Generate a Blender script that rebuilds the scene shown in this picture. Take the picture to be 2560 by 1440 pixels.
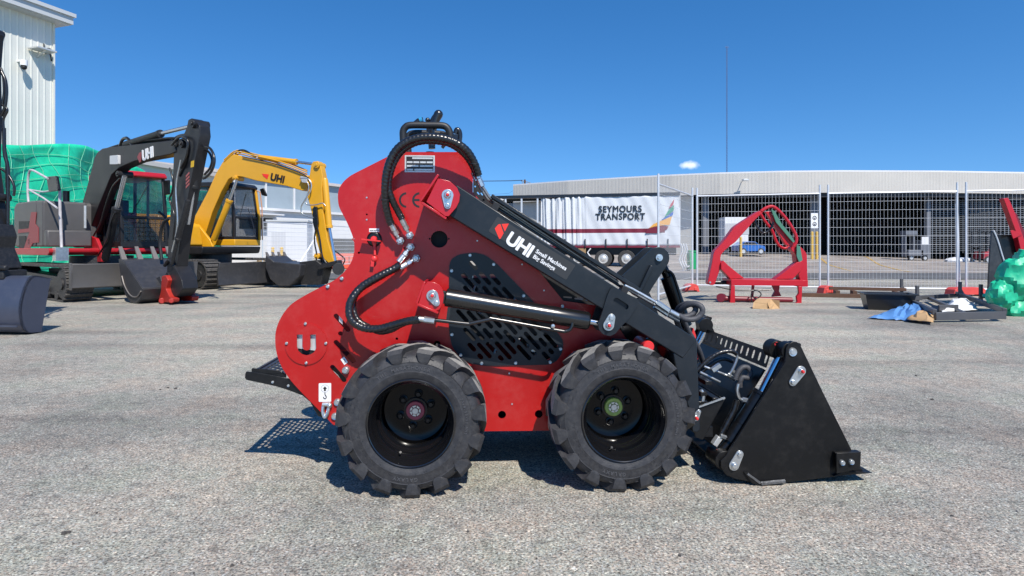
import bpy, math, random
from mathutils import Vector, Matrix
from mathutils.geometry import tessellate_polygon
R=math.radians
random.seed(7)
for o in list(bpy.data.objects): bpy.data.objects.remove(o)
S=bpy.context.scene
COL=S.collection
# ------------------------------------------------------------ camera, sky, sun, exposure
F=1500.0; H=0.995; YH=615.0            # focal length in photo pixels, eye height, horizon row
cam_d=bpy.data.cameras.new('camera'); cam=bpy.data.objects.new('camera',cam_d); COL.objects.link(cam)
cam.location=(0,0,H); cam.rotation_euler=(R(90),0,0)
cam_d.sensor_width=36; cam_d.lens=36*F/2560; cam_d.shift_y=(YH-720)/2560
cam_d.clip_start=0.05; cam_d.clip_end=3000
S.camera=cam
S.render.engine='CYCLES'
S.view_settings.view_transform='Standard'; S.view_settings.look='None'
S.view_settings.exposure=0.22; S.view_settings.gamma=1
SUN=Vector((0.27,-0.59,0.77)).normalized()
sun_el=math.asin(SUN.z); sun_az=math.atan2(SUN.x,SUN.y)
W=bpy.data.worlds.new('World'); S.world=W; W.use_nodes=True
nt=W.node_tree; nt.nodes.clear()
out=nt.nodes.new('ShaderNodeOutputWorld'); bg=nt.nodes.new('ShaderNodeBackground')
sky=nt.nodes.new('ShaderNodeTexSky'); sky.sky_type='NISHITA'; sky.sun_disc=False
sky.sun_elevation=sun_el; sky.sun_rotation=sun_az; sky.altitude=0; sky.air_density=1.0; sky.dust_density=0.0; sky.ozone_density=1.5
stc=nt.nodes.new('ShaderNodeTexCoord'); smp=nt.nodes.new('ShaderNodeVectorMath'); smp.operation='MULTIPLY_ADD'; smp.inputs[1].default_value=(1,1,1.0); smp.inputs[2].default_value=(0,0,.13)
nt.links.new(stc.outputs['Generated'],smp.inputs[0]); nt.links.new(smp.outputs[0],sky.inputs['Vector'])
hsv=nt.nodes.new('ShaderNodeHueSaturation'); hsv.inputs['Saturation'].default_value=1.36; hsv.inputs['Value'].default_value=1.0
nt.links.new(sky.outputs[0],hsv.inputs['Color'])
tn=nt.nodes.new('ShaderNodeMixRGB'); tn.blend_type='MULTIPLY'; tn.inputs[0].default_value=1; tn.inputs[2].default_value=(0.97,1.06,1.16,1); nt.links.new(hsv.outputs[0],tn.inputs[1])
# one small fair-weather cloud, fixed in the sky by direction
tc=nt.nodes.new('ShaderNodeTexCoord')
cd=Vector(((1726-1280)/F,1,(YH-413)/F)).normalized()
sub=nt.nodes.new('ShaderNodeVectorMath'); sub.operation='SUBTRACT'; sub.inputs[1].default_value=cd
nt.links.new(tc.outputs['Generated'],sub.inputs[0])
scl=nt.nodes.new('ShaderNodeVectorMath'); scl.operation='MULTIPLY'; scl.inputs[1].default_value=(52,52,130)
nt.links.new(sub.outputs[0],scl.inputs[0])
ln=nt.nodes.new('ShaderNodeVectorMath'); ln.operation='LENGTH'; nt.links.new(scl.outputs[0],ln.inputs[0])
nz=nt.nodes.new('ShaderNodeTexNoise'); nz.inputs['Scale'].default_value=80; nz.inputs['Detail'].default_value=6
nt.links.new(tc.outputs['Generated'],nz.inputs['Vector'])
ad=nt.nodes.new('ShaderNodeMath'); ad.operation='MULTIPLY_ADD'; ad.inputs[1].default_value=1.6; ad.inputs[2].default_value=-0.8
nt.links.new(nz.outputs['Fac'],ad.inputs[0])
ad2=nt.nodes.new('ShaderNodeMath'); ad2.operation='ADD'; nt.links.new(ln.outputs['Value'],ad2.inputs[0]); nt.links.new(ad.outputs[0],ad2.inputs[1])
mr=nt.nodes.new('ShaderNodeMapRange'); mr.inputs['From Min'].default_value=1.0; mr.inputs['From Max'].default_value=-0.1
nt.links.new(ad2.outputs[0],mr.inputs['Value'])
cmx=nt.nodes.new('ShaderNodeMixRGB'); cmx.inputs[2].default_value=(8.5,8.9,9.3,1)
nt.links.new(mr.outputs[0],cmx.inputs[0]); nt.links.new(tn.outputs[0],cmx.inputs[1])
nt.links.new(cmx.outputs[0],bg.inputs['Color']); bg.inputs['Strength'].default_value=0.130
nt.links.new(bg.outputs[0],out.inputs[0])
sd=bpy.data.lights.new('sun','SUN'); sd.energy=5.0; sd.angle=R(0.53); sd.color=(1,0.945,0.86)
so=bpy.data.objects.new('sun',sd); COL.objects.link(so); so.location=(5,-8,12)
so.rotation_euler=SUN.to_track_quat('Z','Y').to_euler()
# ------------------------------------------------------------ materials
MATS={}
def mat(name,col,rough=0.5,metal=0.0,coat=0.0,var=0.0,vs=6.0,bump=0.0,bs=80.0,emit=0,alpha=1,trans=0,dust=0.0,dcol=(0.30,0.27,0.24)):
    if name in MATS: return MATS[name]
    m=bpy.data.materials.new(name); m.use_nodes=True; n=m.node_tree; b=n.nodes['Principled BSDF']
    b.inputs['Base Color'].default_value=(*col,1); b.inputs['Roughness'].default_value=rough; b.inputs['Metallic'].default_value=metal
    b.inputs['Coat Weight'].default_value=coat; b.inputs['Specular IOR Level'].default_value={'black_gloss_rim':.22,'slate_paint':.3,'bucket_paint':.28,'black_paint':.32,'dark_grey_paint':.3,'tyre_rubber':.35,'red_powder_coat':.38}.get(name,.5); b.inputs['Coat Roughness'].default_value=0.15
    if trans: b.inputs['Transmission Weight'].default_value=trans
    if alpha<1: b.inputs['Alpha'].default_value=alpha
    t=n.nodes.new('ShaderNodeTexCoord')
    last=None
    if var or dust:
        z=n.nodes.new('ShaderNodeTexNoise'); z.inputs['Scale'].default_value=vs; z.inputs['Detail'].default_value=8; z.inputs['Roughness'].default_value=0.65
        n.links.new(t.outputs['Object'],z.inputs['Vector'])
        if var:
            mx=n.nodes.new('ShaderNodeMixRGB'); mx.blend_type='MULTIPLY'; mx.inputs[0].default_value=1
            cr=n.nodes.new('ShaderNodeMapRange'); cr.inputs['From Min'].default_value=.3; cr.inputs['From Max'].default_value=.7; cr.inputs['To Min'].default_value=1-var; cr.inputs['To Max'].default_value=1+var
            n.links.new(z.outputs['Fac'],cr.inputs['Value']); n.links.new(cr.outputs[0],mx.inputs[2]); mx.inputs[1].default_value=(*col,1)
            last=mx
            rr=n.nodes.new('ShaderNodeMapRange'); rr.inputs['To Min'].default_value=max(0,rough-.12); rr.inputs['To Max'].default_value=min(1,rough+.12)
            n.links.new(z.outputs['Fac'],rr.inputs['Value']); n.links.new(rr.outputs[0],b.inputs['Roughness'])
        if dust:
            z2=n.nodes.new('ShaderNodeTexNoise'); z2.inputs['Scale'].default_value=vs*4; z2.inputs['Detail'].default_value=10; z2.inputs['Roughness'].default_value=.75
            n.links.new(t.outputs['Object'],z2.inputs['Vector'])
            r2=n.nodes.new('ShaderNodeMapRange'); r2.inputs['From Min'].default_value=.48; r2.inputs['From Max'].default_value=.75; r2.inputs['To Max'].default_value=dust
            n.links.new(z2.outputs['Fac'],r2.inputs['Value'])
            m2=n.nodes.new('ShaderNodeMixRGB'); m2.inputs[2].default_value=(*dcol,1); n.links.new(r2.outputs[0],m2.inputs[0])
            if last: n.links.new(last.outputs[0],m2.inputs[1])
            else: m2.inputs[1].default_value=(*col,1)
            last=m2
        if last: n.links.new(last.outputs[0],b.inputs['Base Color'])
    if bump:
        z3=n.nodes.new('ShaderNodeTexNoise'); z3.inputs['Scale'].default_value=bs; z3.inputs['Detail'].default_value=5
        n.links.new(t.outputs['Object'],z3.inputs['Vector'])
        bp=n.nodes.new('ShaderNodeBump'); bp.inputs['Strength'].default_value=bump; bp.inputs['Distance'].default_value=0.004
        n.links.new(z3.outputs['Fac'],bp.inputs['Height']); n.links.new(bp.outputs[0],b.inputs['Normal'])
    MATS[name]=m; return m
RED=mat('red_powder_coat',(0.42,0.008,0.007),0.34,coat=.15,var=.12,vs=2.2,dust=.10,bump=.05,bs=300)
REDG=mat('red_gloss_paint',(0.44,0.007,0.010),0.3,coat=.25,var=.06,vs=5)
SLATE=mat('slate_paint',(0.0115,0.0155,0.0205),0.42,coat=.12,var=.12,vs=4,dust=.03)
BLACK=mat('black_paint',(0.0055,0.006,0.007),0.33,coat=.2,var=.2,vs=5,dust=.03)
BLACKM=mat('black_matt_steel',(0.011,0.011,0.012),0.55,var=.2,vs=8,dust=.1)
BGLOSS=mat('black_gloss_rim',(0.002,0.002,0.0024),0.2,coat=.08)
BARREL=mat('rim_barrel_gloss',(0.007,0.007,0.008),0.16,coat=.6)
BUCK=mat('bucket_paint',(0.0055,0.0055,0.0057),0.42,coat=.03,var=.2,vs=2.2,dust=.05,bump=.05,bs=40)
RUB=mat('tyre_rubber',(0.033,0.033,0.036),0.5,var=.25,vs=9,bump=.3,bs=160,dust=.45,dcol=(.10,.096,.09))
RUBD=mat('dusty_tread_face',(0.26,0.25,0.23),0.85,var=.35,vs=30,bump=.4,bs=120,dust=.6,dcol=(.32,.30,.27))
HOSE=mat('hose_wrap',(0.010,0.010,0.011),0.3,coat=.2,dust=.08,vs=20)
HOSEG=mat('braided_hose',(0.045,0.047,0.055),0.6,dust=.3,vs=60)
ZINC=mat('zinc_plate',(0.58,0.60,0.60),0.33,metal=.85,var=.15,vs=20)
CHROME=mat('polished_steel',(0.62,0.64,0.68),0.12,metal=1)
GUN=mat('brushed_dark_steel',(0.075,0.073,0.072),0.26,metal=.9,var=.15,vs=3)
ALU=mat('aluminium_sheet',(0.62,0.62,0.60),0.45,metal=.5,var=.1,vs=15)
WHITE=mat('white_sticker',(0.75,0.75,0.75),0.4)
INK=mat('black_print',(0.012,0.012,0.014),0.5)
REDPL=mat('red_plastic',(0.65,0.03,0.03),0.4)
BLUEC=mat('blue_cap',(0.03,0.25,0.45),0.4)
LABELG=mat('label_grey',(0.030,0.030,0.030),0.42)
LOGOR=mat('logo_red',(0.80,0.035,0.02),0.4)
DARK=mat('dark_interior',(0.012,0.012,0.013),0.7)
# ------------------------------------------------------------ geometry helpers
class Frame:
    def __init__(s,ox,oy,deg):
        s.o=Vector((ox,oy,0)); t=R(deg); s.t=t; s.u=Vector((math.cos(t),math.sin(t),0)); s.v=Vector((-math.sin(t),math.cos(t),0))
    def P(s,px,py,v):                   # a point seen at this pixel, on the plane v of this frame -> (u,v,z) in it
        d=Vector(((px-1280)/F,1,-(py-YH)/F)); t=(v+s.v.dot(s.o))/s.v.dot(d)
        p=Vector((0,0,H))+d*t; q=p-s.o
        return Vector((s.u.dot(q),v,p.z))
    def PU(s,px,py,u):                  # same on the plane u
        d=Vector(((px-1280)/F,1,-(py-YH)/F)); t=(u+s.u.dot(s.o))/s.u.dot(d)
        p=Vector((0,0,H))+d*t; q=p-s.o
        return Vector((u,s.v.dot(q),p.z))
    def G(s,px,py):                     # on the ground
        t=H/((py-YH)/F); p=Vector(((px-1280)/F*t,t,0)); q=p-s.o
        return Vector((s.u.dot(q),s.v.dot(q),0))
    def pts(s,px,v): return [s.P(q[0],q[1],v) for q in px]
    def poly(s,px,v): return [(p.x,p.z) for p in s.pts(px,v)]
def area2(p): return sum(p[i][0]*p[(i+1)%len(p)][1]-p[(i+1)%len(p)][0]*p[i][1] for i in range(len(p)))/2
def rounded(poly,r,n=4):
    out=[]; N=len(poly)
    for i in range(N):
        p=Vector(poly[i][:2]); a=Vector(poly[i-1][:2]); b=Vector(poly[(i+1)%N][:2])
        rr=poly[i][2] if len(poly[i])>2 else r
        da=(a-p); db=(b-p); la=da.length; lb=db.length
        if rr<=0 or la<1e-6 or lb<1e-6: out.append((p.x,p.y)); continue
        k=min(rr,la*.45,lb*.45); A=p+da/la*k; B=p+db/lb*k
        for j in range(n+1):
            t=j/n; q=A*(1-t)**2+p*2*t*(1-t)+B*t*t; out.append((q.x,q.y))
    return out
def crom(pts,n=4,closed=False):
    P=[Vector(p) for p in pts]; N=len(P); out=[]
    rng=range(N) if closed else range(N-1)
    for i in rng:
        p0=P[(i-1)%N] if (closed or i>0) else P[0]*2-P[1]; p1=P[i]; p2=P[(i+1)%N]; p3=P[(i+2)%N] if (closed or i+2<N) else P[-1]*2-P[-2]
        for j in range(n):
            t=j/n
            out.append(0.5*((2*p1)+(p2-p0)*t+(2*p0-5*p1+4*p2-p3)*t*t+(3*p1-p0-3*p2+p3)*t**3))
    if not closed: out.append(P[-1])
    return out
def circ(cx,cz,r,n=24): return [(cx+r*math.cos(2*math.pi*i/n),cz+r*math.sin(2*math.pi*i/n)) for i in range(n)]
def slot(a,b,r,n=6):                   # rounded slot outline between two points
    a=Vector(a);b=Vector(b);d=(b-a).normalized(); an=math.atan2(d.y,d.x); o=[]
    for i in range(n+1):
        t=an-math.pi/2+math.pi*i/n; o.append((b.x+r*math.cos(t),b.y+r*math.sin(t)))
    for i in range(n+1):
        t=an+math.pi/2+math.pi*i/n; o.append((a.x+r*math.cos(t),a.y+r*math.sin(t)))
    return o
class MB:
    def __init__(s): s.v=[]; s.f=[]; s.m=[]; s.cm=0
    def add(s,vs,fs):
        k=len(s.v); s.v+= [tuple(p) for p in vs]
        for f in fs: s.f.append(tuple(k+i for i in f)); s.m.append(s.cm)
        return s
    def prism(s,poly,v0,v1,holes=()):  # poly in (u,z), from plane v0 to v1 (v0<v1)
        loops=[list(poly)]+[list(h) for h in holes]
        for i,l in enumerate(loops):
            if (area2(l)>0)!=(i==0): l.reverse()
        flat=[p for l in loops for p in l]; n=len(flat)
        vs=[(p[0],v0,p[1]) for p in flat]+[(p[0],v1,p[1]) for p in flat]; fs=[]
        if len(loops)==1:
            fs.append(tuple(range(n))); fs.append(tuple(range(2*n-1,n-1,-1)))
        else:
            for t in tessellate_polygon([[Vector((p[0],p[1],0)) for p in l] for l in loops]):
                a,b,c=t
                ar=(flat[b][0]-flat[a][0])*(flat[c][1]-flat[a][1])-(flat[c][0]-flat[a][0])*(flat[b][1]-flat[a][1])
                if ar<0: b,c=c,b
                fs.append((a,b,c)); fs.append((n+a,n+c,n+b))
        k=0
        for l in loops:
            L=len(l)
            for i in range(L):
                j=(i+1)%L; fs.append((k+j,k+i,n+k+i,n+k+j))
            k+=L
        return s.add(vs,fs)
    def box(s,x0,x1,y0,y1,z0,z1):
        vs=[(x,y,z) for z in (z0,z1) for y in (y0,y1) for x in (x0,x1)]
        return s.add(vs,[(0,2,3,1),(4,5,7,6),(0,1,5,4),(2,6,7,3),(0,4,6,2),(1,3,7,5)])
    def obox(s,a,b,w,h,up=(0,0,1)):     # bar from a to b, width w across, height h
        a=Vector(a);b=Vector(b);d=(b-a).normalized(); up=Vector(up); sx=d.cross(up)
        if sx.length<1e-4: sx=d.cross(Vector((1,0,0)))
        sx.normalize(); uz=sx.cross(d)
        vs=[]
        for p in (a,b):
            for i,j in ((-1,-1),(1,-1),(1,1),(-1,1)): vs.append(p+sx*i*w/2+uz*j*h/2)
        return s.add(vs,[(3,2,1,0),(4,5,6,7),(0,1,5,4),(1,2,6,5),(2,3,7,6),(3,0,4,7)])
    def tube(s,path,r,n=10,cap=True,spiral=0,amp=.07,seg=None):
        P=[Vector(p) for p in path]
        if seg:
            Q=[];
            for a,b in zip(P,P[1:]):
                k=max(1,int((b-a).length/seg))
                for j in range(k): Q.append(a.lerp(b,j/k))
            Q.append(P[-1]); P=Q
        rs=r if isinstance(r,(list,tuple)) else [r]*len(P)
        t=(P[1]-P[0]).normalized(); nn=t.cross(Vector((0,1,0)))
        if nn.length<1e-3: nn=t.cross(Vector((0,0,1)))
        nn.normalize(); vs=[]; L=0
        for i,p in enumerate(P):
            t2=(P[min(i+1,len(P)-1)]-P[max(i-1,0)]).normalized()
            q=t.rotation_difference(t2); nn=q@nn; t=t2; bb=t.cross(nn)
            if i: L+=(p-P[i-1]).length
            for j in range(n):
                a=2*math.pi*j/n; rr=rs[i]
                if spiral: rr*=1+amp*(1 if math.sin(L*2*math.pi/spiral+a)>0 else -1)
                vs.append(p+nn*math.cos(a)*rr+bb*math.sin(a)*rr)
        fs=[]
        for i in range(len(P)-1):
            for j in range(n):
                k=(j+1)%n; fs.append((i*n+j,i*n+k,(i+1)*n+k,(i+1)*n+j))
        if cap: fs.append(tuple(range(n-1,-1,-1))); fs.append(tuple((len(P)-1)*n+j for j in range(n)))
        return s.add(vs,fs)
    def cyl(s,a,b,r,n=20,r2=None): return s.tube([a,b],[r,r if r2 is None else r2],n)
    def lathe(s,prof,n=48,c=(0,0,0),ax='y',closed=False):   # prof (r, along)
        vs=[];m=len(prof)
        for i in range(n):
            a=2*math.pi*i/n
            for r,y in prof:
                if ax=='y': vs.append((c[0]+r*math.cos(a),c[1]+y,c[2]+r*math.sin(a)))
                elif ax=='z': vs.append((c[0]+r*math.cos(a),c[1]+r*math.sin(a),c[2]+y))
                else: vs.append((c[0]+y,c[1]+r*math.cos(a),c[2]+r*math.sin(a)))
        fs=[]
        for i in range(n):
            k=(i+1)%n
            for j in range(m if closed else m-1):
                l=(j+1)%m; fs.append((i*m+j,k*m+j,k*m+l,i*m+l))
        return s.add(vs,fs)
    def ball(s,c,r,sz=(1,1,1),n=12):
        vs=[];fs=[];h=n//2
        for i in range(h+1):
            for j in range(n):
                a=math.pi*i/h;b=2*math.pi*j/n
                vs.append((c[0]+r*sz[0]*math.sin(a)*math.cos(b),c[1]+r*sz[1]*math.sin(a)*math.sin(b),c[2]+r*sz[2]*math.cos(a)))
        for i in range(h):
            for j in range(n):
                k=(j+1)%n; fs.append((i*n+j,(i+1)*n+j,(i+1)*n+k,i*n+k))
        return s.add(vs,fs)
    def clusters(s):
        p=list(range(len(s.v)))
        def fd(a):
            while p[a]!=a: p[a]=p[p[a]]; a=p[a]
            return a
        for f in s.f:
            r=fd(f[0])
            for i in f[1:]: p[fd(i)]=r
        bb={}
        for f in s.f:
            r=fd(f[0]); b=bb.setdefault(r,[1e9]*3+[-1e9]*3)
            for i in f:
                for k in range(3):
                    c=s.v[i][k]; b[k]=min(b[k],c); b[k+3]=max(b[k+3],c)
        ks=list(bb); g=[[[k],bb[k][:]] for k in ks]; t=.002; ch=True
        if len(ks)>60: return None
        while ch:
            ch=False
            for i in range(len(g)):
                for j in range(i+1,len(g)):
                    a,b=g[i][1],g[j][1]
                    if all(a[k]-t<=b[k+3] and b[k]-t<=a[k+3] for k in range(3)):
                        g[i][0]+=g[j][0]; g[i][1]=[min(a[k],b[k]) for k in range(3)]+[max(a[k+3],b[k+3]) for k in range(3)]; del g[j]; ch=True; break
                if ch: break
        if len(g)<2 or len(g)>24: return None
        w={r:i for i,q in enumerate(g) for r in q[0]}
        out=[]
        for i in range(len(g)):
            m=MB(); mp={}
            for f,mi in zip(s.f,s.m):
                if w[fd(f[0])]!=i: continue
                nf=[]
                for v in f:
                    if v not in mp: mp[v]=len(m.v); m.v.append(s.v[v])
                    nf.append(mp[v])
                m.f.append(tuple(nf)); m.m.append(mi)
            out.append(m)
        return out
    def build(s,name,mats,parent=None,bevel=0,smooth=35,loc=None,rotz=0,fix=False,split=True):
        if parent is not None and split:
            c=s.clusters()
            if c: return [m.build(name,mats,parent,bevel,smooth,loc,rotz,fix,False) for m in c][0]
        me=bpy.data.meshes.new(name); me.from_pydata(s.v,[],s.f); 
        if not isinstance(mats,(list,tuple)): mats=[mats]
        for m in mats: me.materials.append(m)
        if len(mats)>1: me.polygons.foreach_set('material_index',s.m)
        me.validate(); 
        if fix:
            import bmesh
            b=bmesh.new(); b.from_mesh(me); bmesh.ops.recalc_face_normals(b,faces=b.faces); b.to_mesh(me); b.free()
        if smooth:
            me.polygons.foreach_set('use_smooth',[True]*len(me.polygons)); me.set_sharp_from_angle(angle=R(smooth))
        me.update()
        o=bpy.data.objects.new(name,me); COL.objects.link(o); o.parent=parent
        if loc is not None: o.location=loc
        o.rotation_euler.z=rotz
        if bevel:
            b=o.modifiers.new('bevel','BEVEL'); b.width=bevel; b.segments=2; b.limit_method='ANGLE'; b.angle_limit=R(40); b.harden_normals=False
        return o
def tag(o,label=None,cat=None,group=None,kind=None):
    if label: o['label']=label
    if cat: o['category']=cat
    if group: o['group']=group
    if kind: o['kind']=kind
    return o
def empty(name,loc=(0,0,0),rz=0,parent=None,label=None,cat=None,group=None):
    o=bpy.data.objects.new(name,None); COL.objects.link(o); o.location=loc; o.rotation_euler.z=rz; o.parent=parent; o.empty_display_size=.1
    return tag(o,label,cat,group)
def root(fr,name,label,cat,group=None): return empty(name,fr.o,fr.t,None,label,cat,group)
def copy_tree(o,parent=None):
    c=o.copy(); COL.objects.link(c); c.parent=parent
    for ch in list(o.children): copy_tree(ch,c)
    return c
FONT=None
def text(body,size,m,parent,at,rot=0.0,ext=.0006,bold=0.0,name='lettering',shear=0,align='LEFT',sx=1.0,space=1.0,rotx=90,rotz=0,line=1.0,fat=0):
    cu=bpy.data.curves.new(name,'FONT'); cu.body=body; cu.size=size; cu.extrude=ext; cu.offset=bold; cu.shear=shear; cu.align_x=align; cu.space_character=space; cu.space_line=line
    o=bpy.data.objects.new(name,cu); COL.objects.link(o); bpy.context.view_layer.update()
    me=bpy.data.meshes.new_from_object(o); bpy.data.objects.remove(o)
    M=Matrix.Rotation(R(rotz),4,'Z')@Matrix.Rotation(R(rotx),4,'X')@Matrix.Rotation(rot,4,'Z')@Matrix.Scale(sx,4,(1,0,0))
    if fat:
        V=[v.co.copy() for v in me.vertices]; FC=[tuple(p.vertices) for p in me.polygons]; q=MB()
        for k,(dx,dy) in enumerate(((0,0),(fat,0),(-fat,0),(0,fat),(0,-fat),(fat*.7,fat*.7),(-fat*.7,-fat*.7),(fat*.7,-fat*.7),(-fat*.7,fat*.7))):
            q.add([(v.x+dx,v.y+dy,v.z+k*ext*.12) for v in V],FC)
        me=bpy.data.meshes.new(name); me.from_pydata(q.v,[],q.f)
    me.transform(M); me.materials.clear(); me.materials.append(m); me.name=name
    q=bpy.data.objects.new(name,me); COL.objects.link(q); q.parent=parent; q.location=at
    return q
# ------------------------------------------------------------ ground
def sm(a,b,x):
    t=max(0,min(1,(x-a)/(b-a))); return t*t*(3-2*t)
def gz(x,y):
    far=0.30-0.65*sm(20,46,x) if x>0 else 0.30
    return -0.27*sm(15,32,y)*(1-sm(38,50,y))+far*sm(38,50,y)
def gsheet(name,xs,ys,dz,m,inside=None):
    vs=[(x,y,gz(x,y)+dz) for y in ys for x in xs]; n=len(xs)
    fs=[(j*n+i,j*n+i+1,(j+1)*n+i+1,(j+1)*n+i) for j in range(len(ys)-1) for i in range(n-1)]
    mb=MB(); mb.add(vs,fs); o=mb.build(name,m,smooth=60); tag(o,kind='structure'); return o
def ground_mat(name,base,scale=1.0,contrast=1.0,far=False):
    m=bpy.data.materials.new(name); m.use_nodes=True; n=m.node_tree; b=n.nodes['Principled BSDF']; b.inputs['Roughness'].default_value=.92; b.inputs['Specular IOR Level'].default_value=.25
    t=n.nodes.new('ShaderNodeTexCoord'); L=n.links.new
    def noise(sc,de=4,ro=.6):
        z=n.nodes.new('ShaderNodeTexNoise'); z.inputs['Scale'].default_value=sc; z.inputs['Detail'].default_value=de; z.inputs['Roughness'].default_value=ro; L(t.outputs['Object'],z.inputs['Vector']); return z
    def ramp(src,pts):
        r=n.nodes.new('ShaderNodeValToRGB'); e=r.color_ramp.elements
        e[0].position=pts[0][0]; e[0].color=(*pts[0][1],1); e[1].position=pts[-1][0]; e[1].color=(*pts[-1][1],1)
        for p,c in pts[1:-1]: q=e.new(p); q.color=(*c,1)
        L(src,r.inputs[0]); return r
    def mix(kind,f,a,c):
        x=n.nodes.new('ShaderNodeMixRGB'); x.blend_type=kind
        if isinstance(f,float): x.inputs[0].default_value=f
        else: L(f,x.inputs[0])
        L(a,x.inputs[1]); L(c,x.inputs[2]); return x
    g=lambda v:(v*base[0]/base[1],v,v*base[2]/base[1])
    B=base[1]; c=contrast
    vo=n.nodes.new('ShaderNodeTexVoronoi'); vo.inputs['Scale'].default_value=150*scale; L(t.outputs['Object'],vo.inputs['Vector'])
    sp=n.nodes.new('ShaderNodeSeparateColor'); L(vo.outputs['Color'],sp.inputs[0])
    st=ramp(sp.outputs[0],[(0,g(B*(1-.30*c))),(.3,g(B*(1-.08*c))),(.75,g(B*(1+.10*c))),(.95,g(B*(1+.30*c))),(1,g(min(.8,B*(1+.9*c))))])
    tint=ramp(sp.outputs[1],[(0,(1.10,.95,.88)),(.3,(1.02,1,.96)),(.6,(1,1.01,.97)),(1,(.95,1.0,1.06))])
    s1=mix('MULTIPLY',1.0,st.outputs[0],tint.outputs[0])
    z0=noise(112*scale,5,.72); pit=ramp(z0.outputs['Fac'],[(.34,(.04,.04,.05)),(.43,(.45,.45,.45)),(.50,(1,1,1)),(.60,(1.36,1.35,1.31))])
    s2=mix('MULTIPLY',min(1.0,.9*c),s1.outputs[0],pit.outputs[0])
    z3=noise(60*scale,4,.7); p3=ramp(z3.outputs['Fac'],[(.30,(.50,.50,.50)),(.43,(.92,.92,.92)),(.6,(1.10,1.10,1.09))]); s3=mix('MULTIPLY',.8,s2.outputs[0],p3.outputs[0])
    # warm dusty, greenish and grey patches, tyre-worn bands, a few oil spots
    z9=noise(17*scale,5,.7); p9=ramp(z9.outputs['Fac'],[(.34,(.60,.60,.61)),(.46,(.97,.97,.97)),(.62,(1.20,1.19,1.17))]); s3=mix('MULTIPLY',.9,s3.outputs[0],p9.outputs[0])
    z1=noise(2.2,6,.62); p1=ramp(z1.outputs['Fac'],[(.36,(.93,.97,.92)),(.48,(1.0,1.0,.985)),(.58,(1.05,.99,.955)),(.70,(1.10,.99,.93))]); s4=mix('MULTIPLY',1.0,s3.outputs[0],p1.outputs[0])
    z2=noise(.45,5,.62); p2=ramp(z2.outputs['Fac'],[(.34,(.68,.68,.69)),(.46,(.94,.94,.94)),(.62,(1.20,1.18,1.13))]); s5=mix('MULTIPLY',1.0,s4.outputs[0],p2.outputs[0])
    mp=n.nodes.new('ShaderNodeMapping'); mp.inputs['Scale'].default_value=(.10,.9,1); mp.inputs['Rotation'].default_value=(0,0,.25); L(t.outputs['Object'],mp.inputs['Vector'])
    zb=n.nodes.new('ShaderNodeTexNoise'); zb.inputs['Scale'].default_value=1.6; zb.inputs['Detail'].default_value=6; L(mp.outputs[0],zb.inputs['Vector'])
    pb=ramp(zb.outputs['Fac'],[(.33,(.74,.74,.75)),(.46,(1,1,1)),(.66,(1.10,1.09,1.07))]); s6=mix('MULTIPLY',1.0,s5.outputs[0],pb.outputs[0])
    z5=noise(3.1,7,.72); p5=ramp(z5.outputs['Fac'],[(.22,(.30,.29,.28)),(.31,(.93,.93,.93)),(1,(1,1,1))]); s7=mix('MULTIPLY',1.0,s6.outputs[0],p5.outputs[0])
    L(s7.outputs[0],b.inputs['Base Color'])
    bp=n.nodes.new('ShaderNodeBump'); bp.inputs['Strength'].default_value=.7; bp.inputs['Distance'].default_value=.004
    L(z0.outputs['Fac'],bp.inputs['Height'])
    bp2=n.nodes.new('ShaderNodeBump'); bp2.inputs['Strength'].default_value=.5; bp2.inputs['Distance'].default_value=.012
    L(z3.outputs['Fac'],bp2.inputs['Height']); L(bp.outputs[0],bp2.inputs['Normal']); L(bp2.outputs[0],b.inputs['Normal'])
    return m
GRAV=ground_mat('worn_aggregate_asphalt',(0.345,0.336,0.310))
def rng(a,b,st):
    n=int(round((b-a)/st)); return [a+(b-a)*i/n for i in range(n+1)]
YS=rng(-12,14,2)+rng(15,60,1)+[70,90,130,220,500,1200]
XS=[-900,-300,-120,-70]+rng(-50,70,2)+[100,180,400,900]
gsheet('ground',XS,YS,0,GRAV)
ROADM=ground_mat('far_road_asphalt',(0.125,0.13,0.14),.5,.4)
CONC=ground_mat('far_concrete',(0.30,0.275,0.26),.5,.3)
gsheet('road',[-50]+rng(-40,60,2)+[80],rng(18.2,26,1.3),.02,ROADM)
gsheet('concrete_apron',[0]+rng(2,60,2)+[80],rng(26,56,1),.02,CONC)
tk=MB()   # loose stones scattered on the yard
def pebble(x,y,r):
    k=random.random(); tk.cm=0 if k<.6 else (1 if k<.85 else 2)
    a=random.random()*6
    vs=[];
    for i in range(5):
        t=a+i*2*math.pi/5; rr=r*random.uniform(.7,1.1); vs.append((x+rr*math.cos(t),y+rr*math.sin(t),0))
        vs.append((x+rr*.7*math.cos(t),y+rr*.7*math.sin(t),r*random.uniform(.5,.8)))
    tk.add(vs,[(2*i,(2*i+2)%10,(2*i+3)%10,2*i+1) for i in range(5)]+[(1,3,5,7,9)])
for i in range(2600):
    y=1.75+random.random()**1.6*6; x=random.uniform(-.95,.95)*y
    pebble(x,y,random.uniform(.0018,.0045)*(1 if random.random()<.97 else 1.8))
for px,py,r in ((160,1335,.012),(172,1332,.009),(580,1415,.008),(300,1300,.006),(1700,1390,.007),(2380,1290,.007),(420,970,.012),(400,975,.01),(440,972,.012),(2330,1000,.014),(2290,940,.012),(1170,1330,.006)):
    t_=H/((py-YH)/F); st_=random.getstate(); pebble((px-1280)/F*t_,t_,r); tk.m[-6:]=[2]*6
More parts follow.
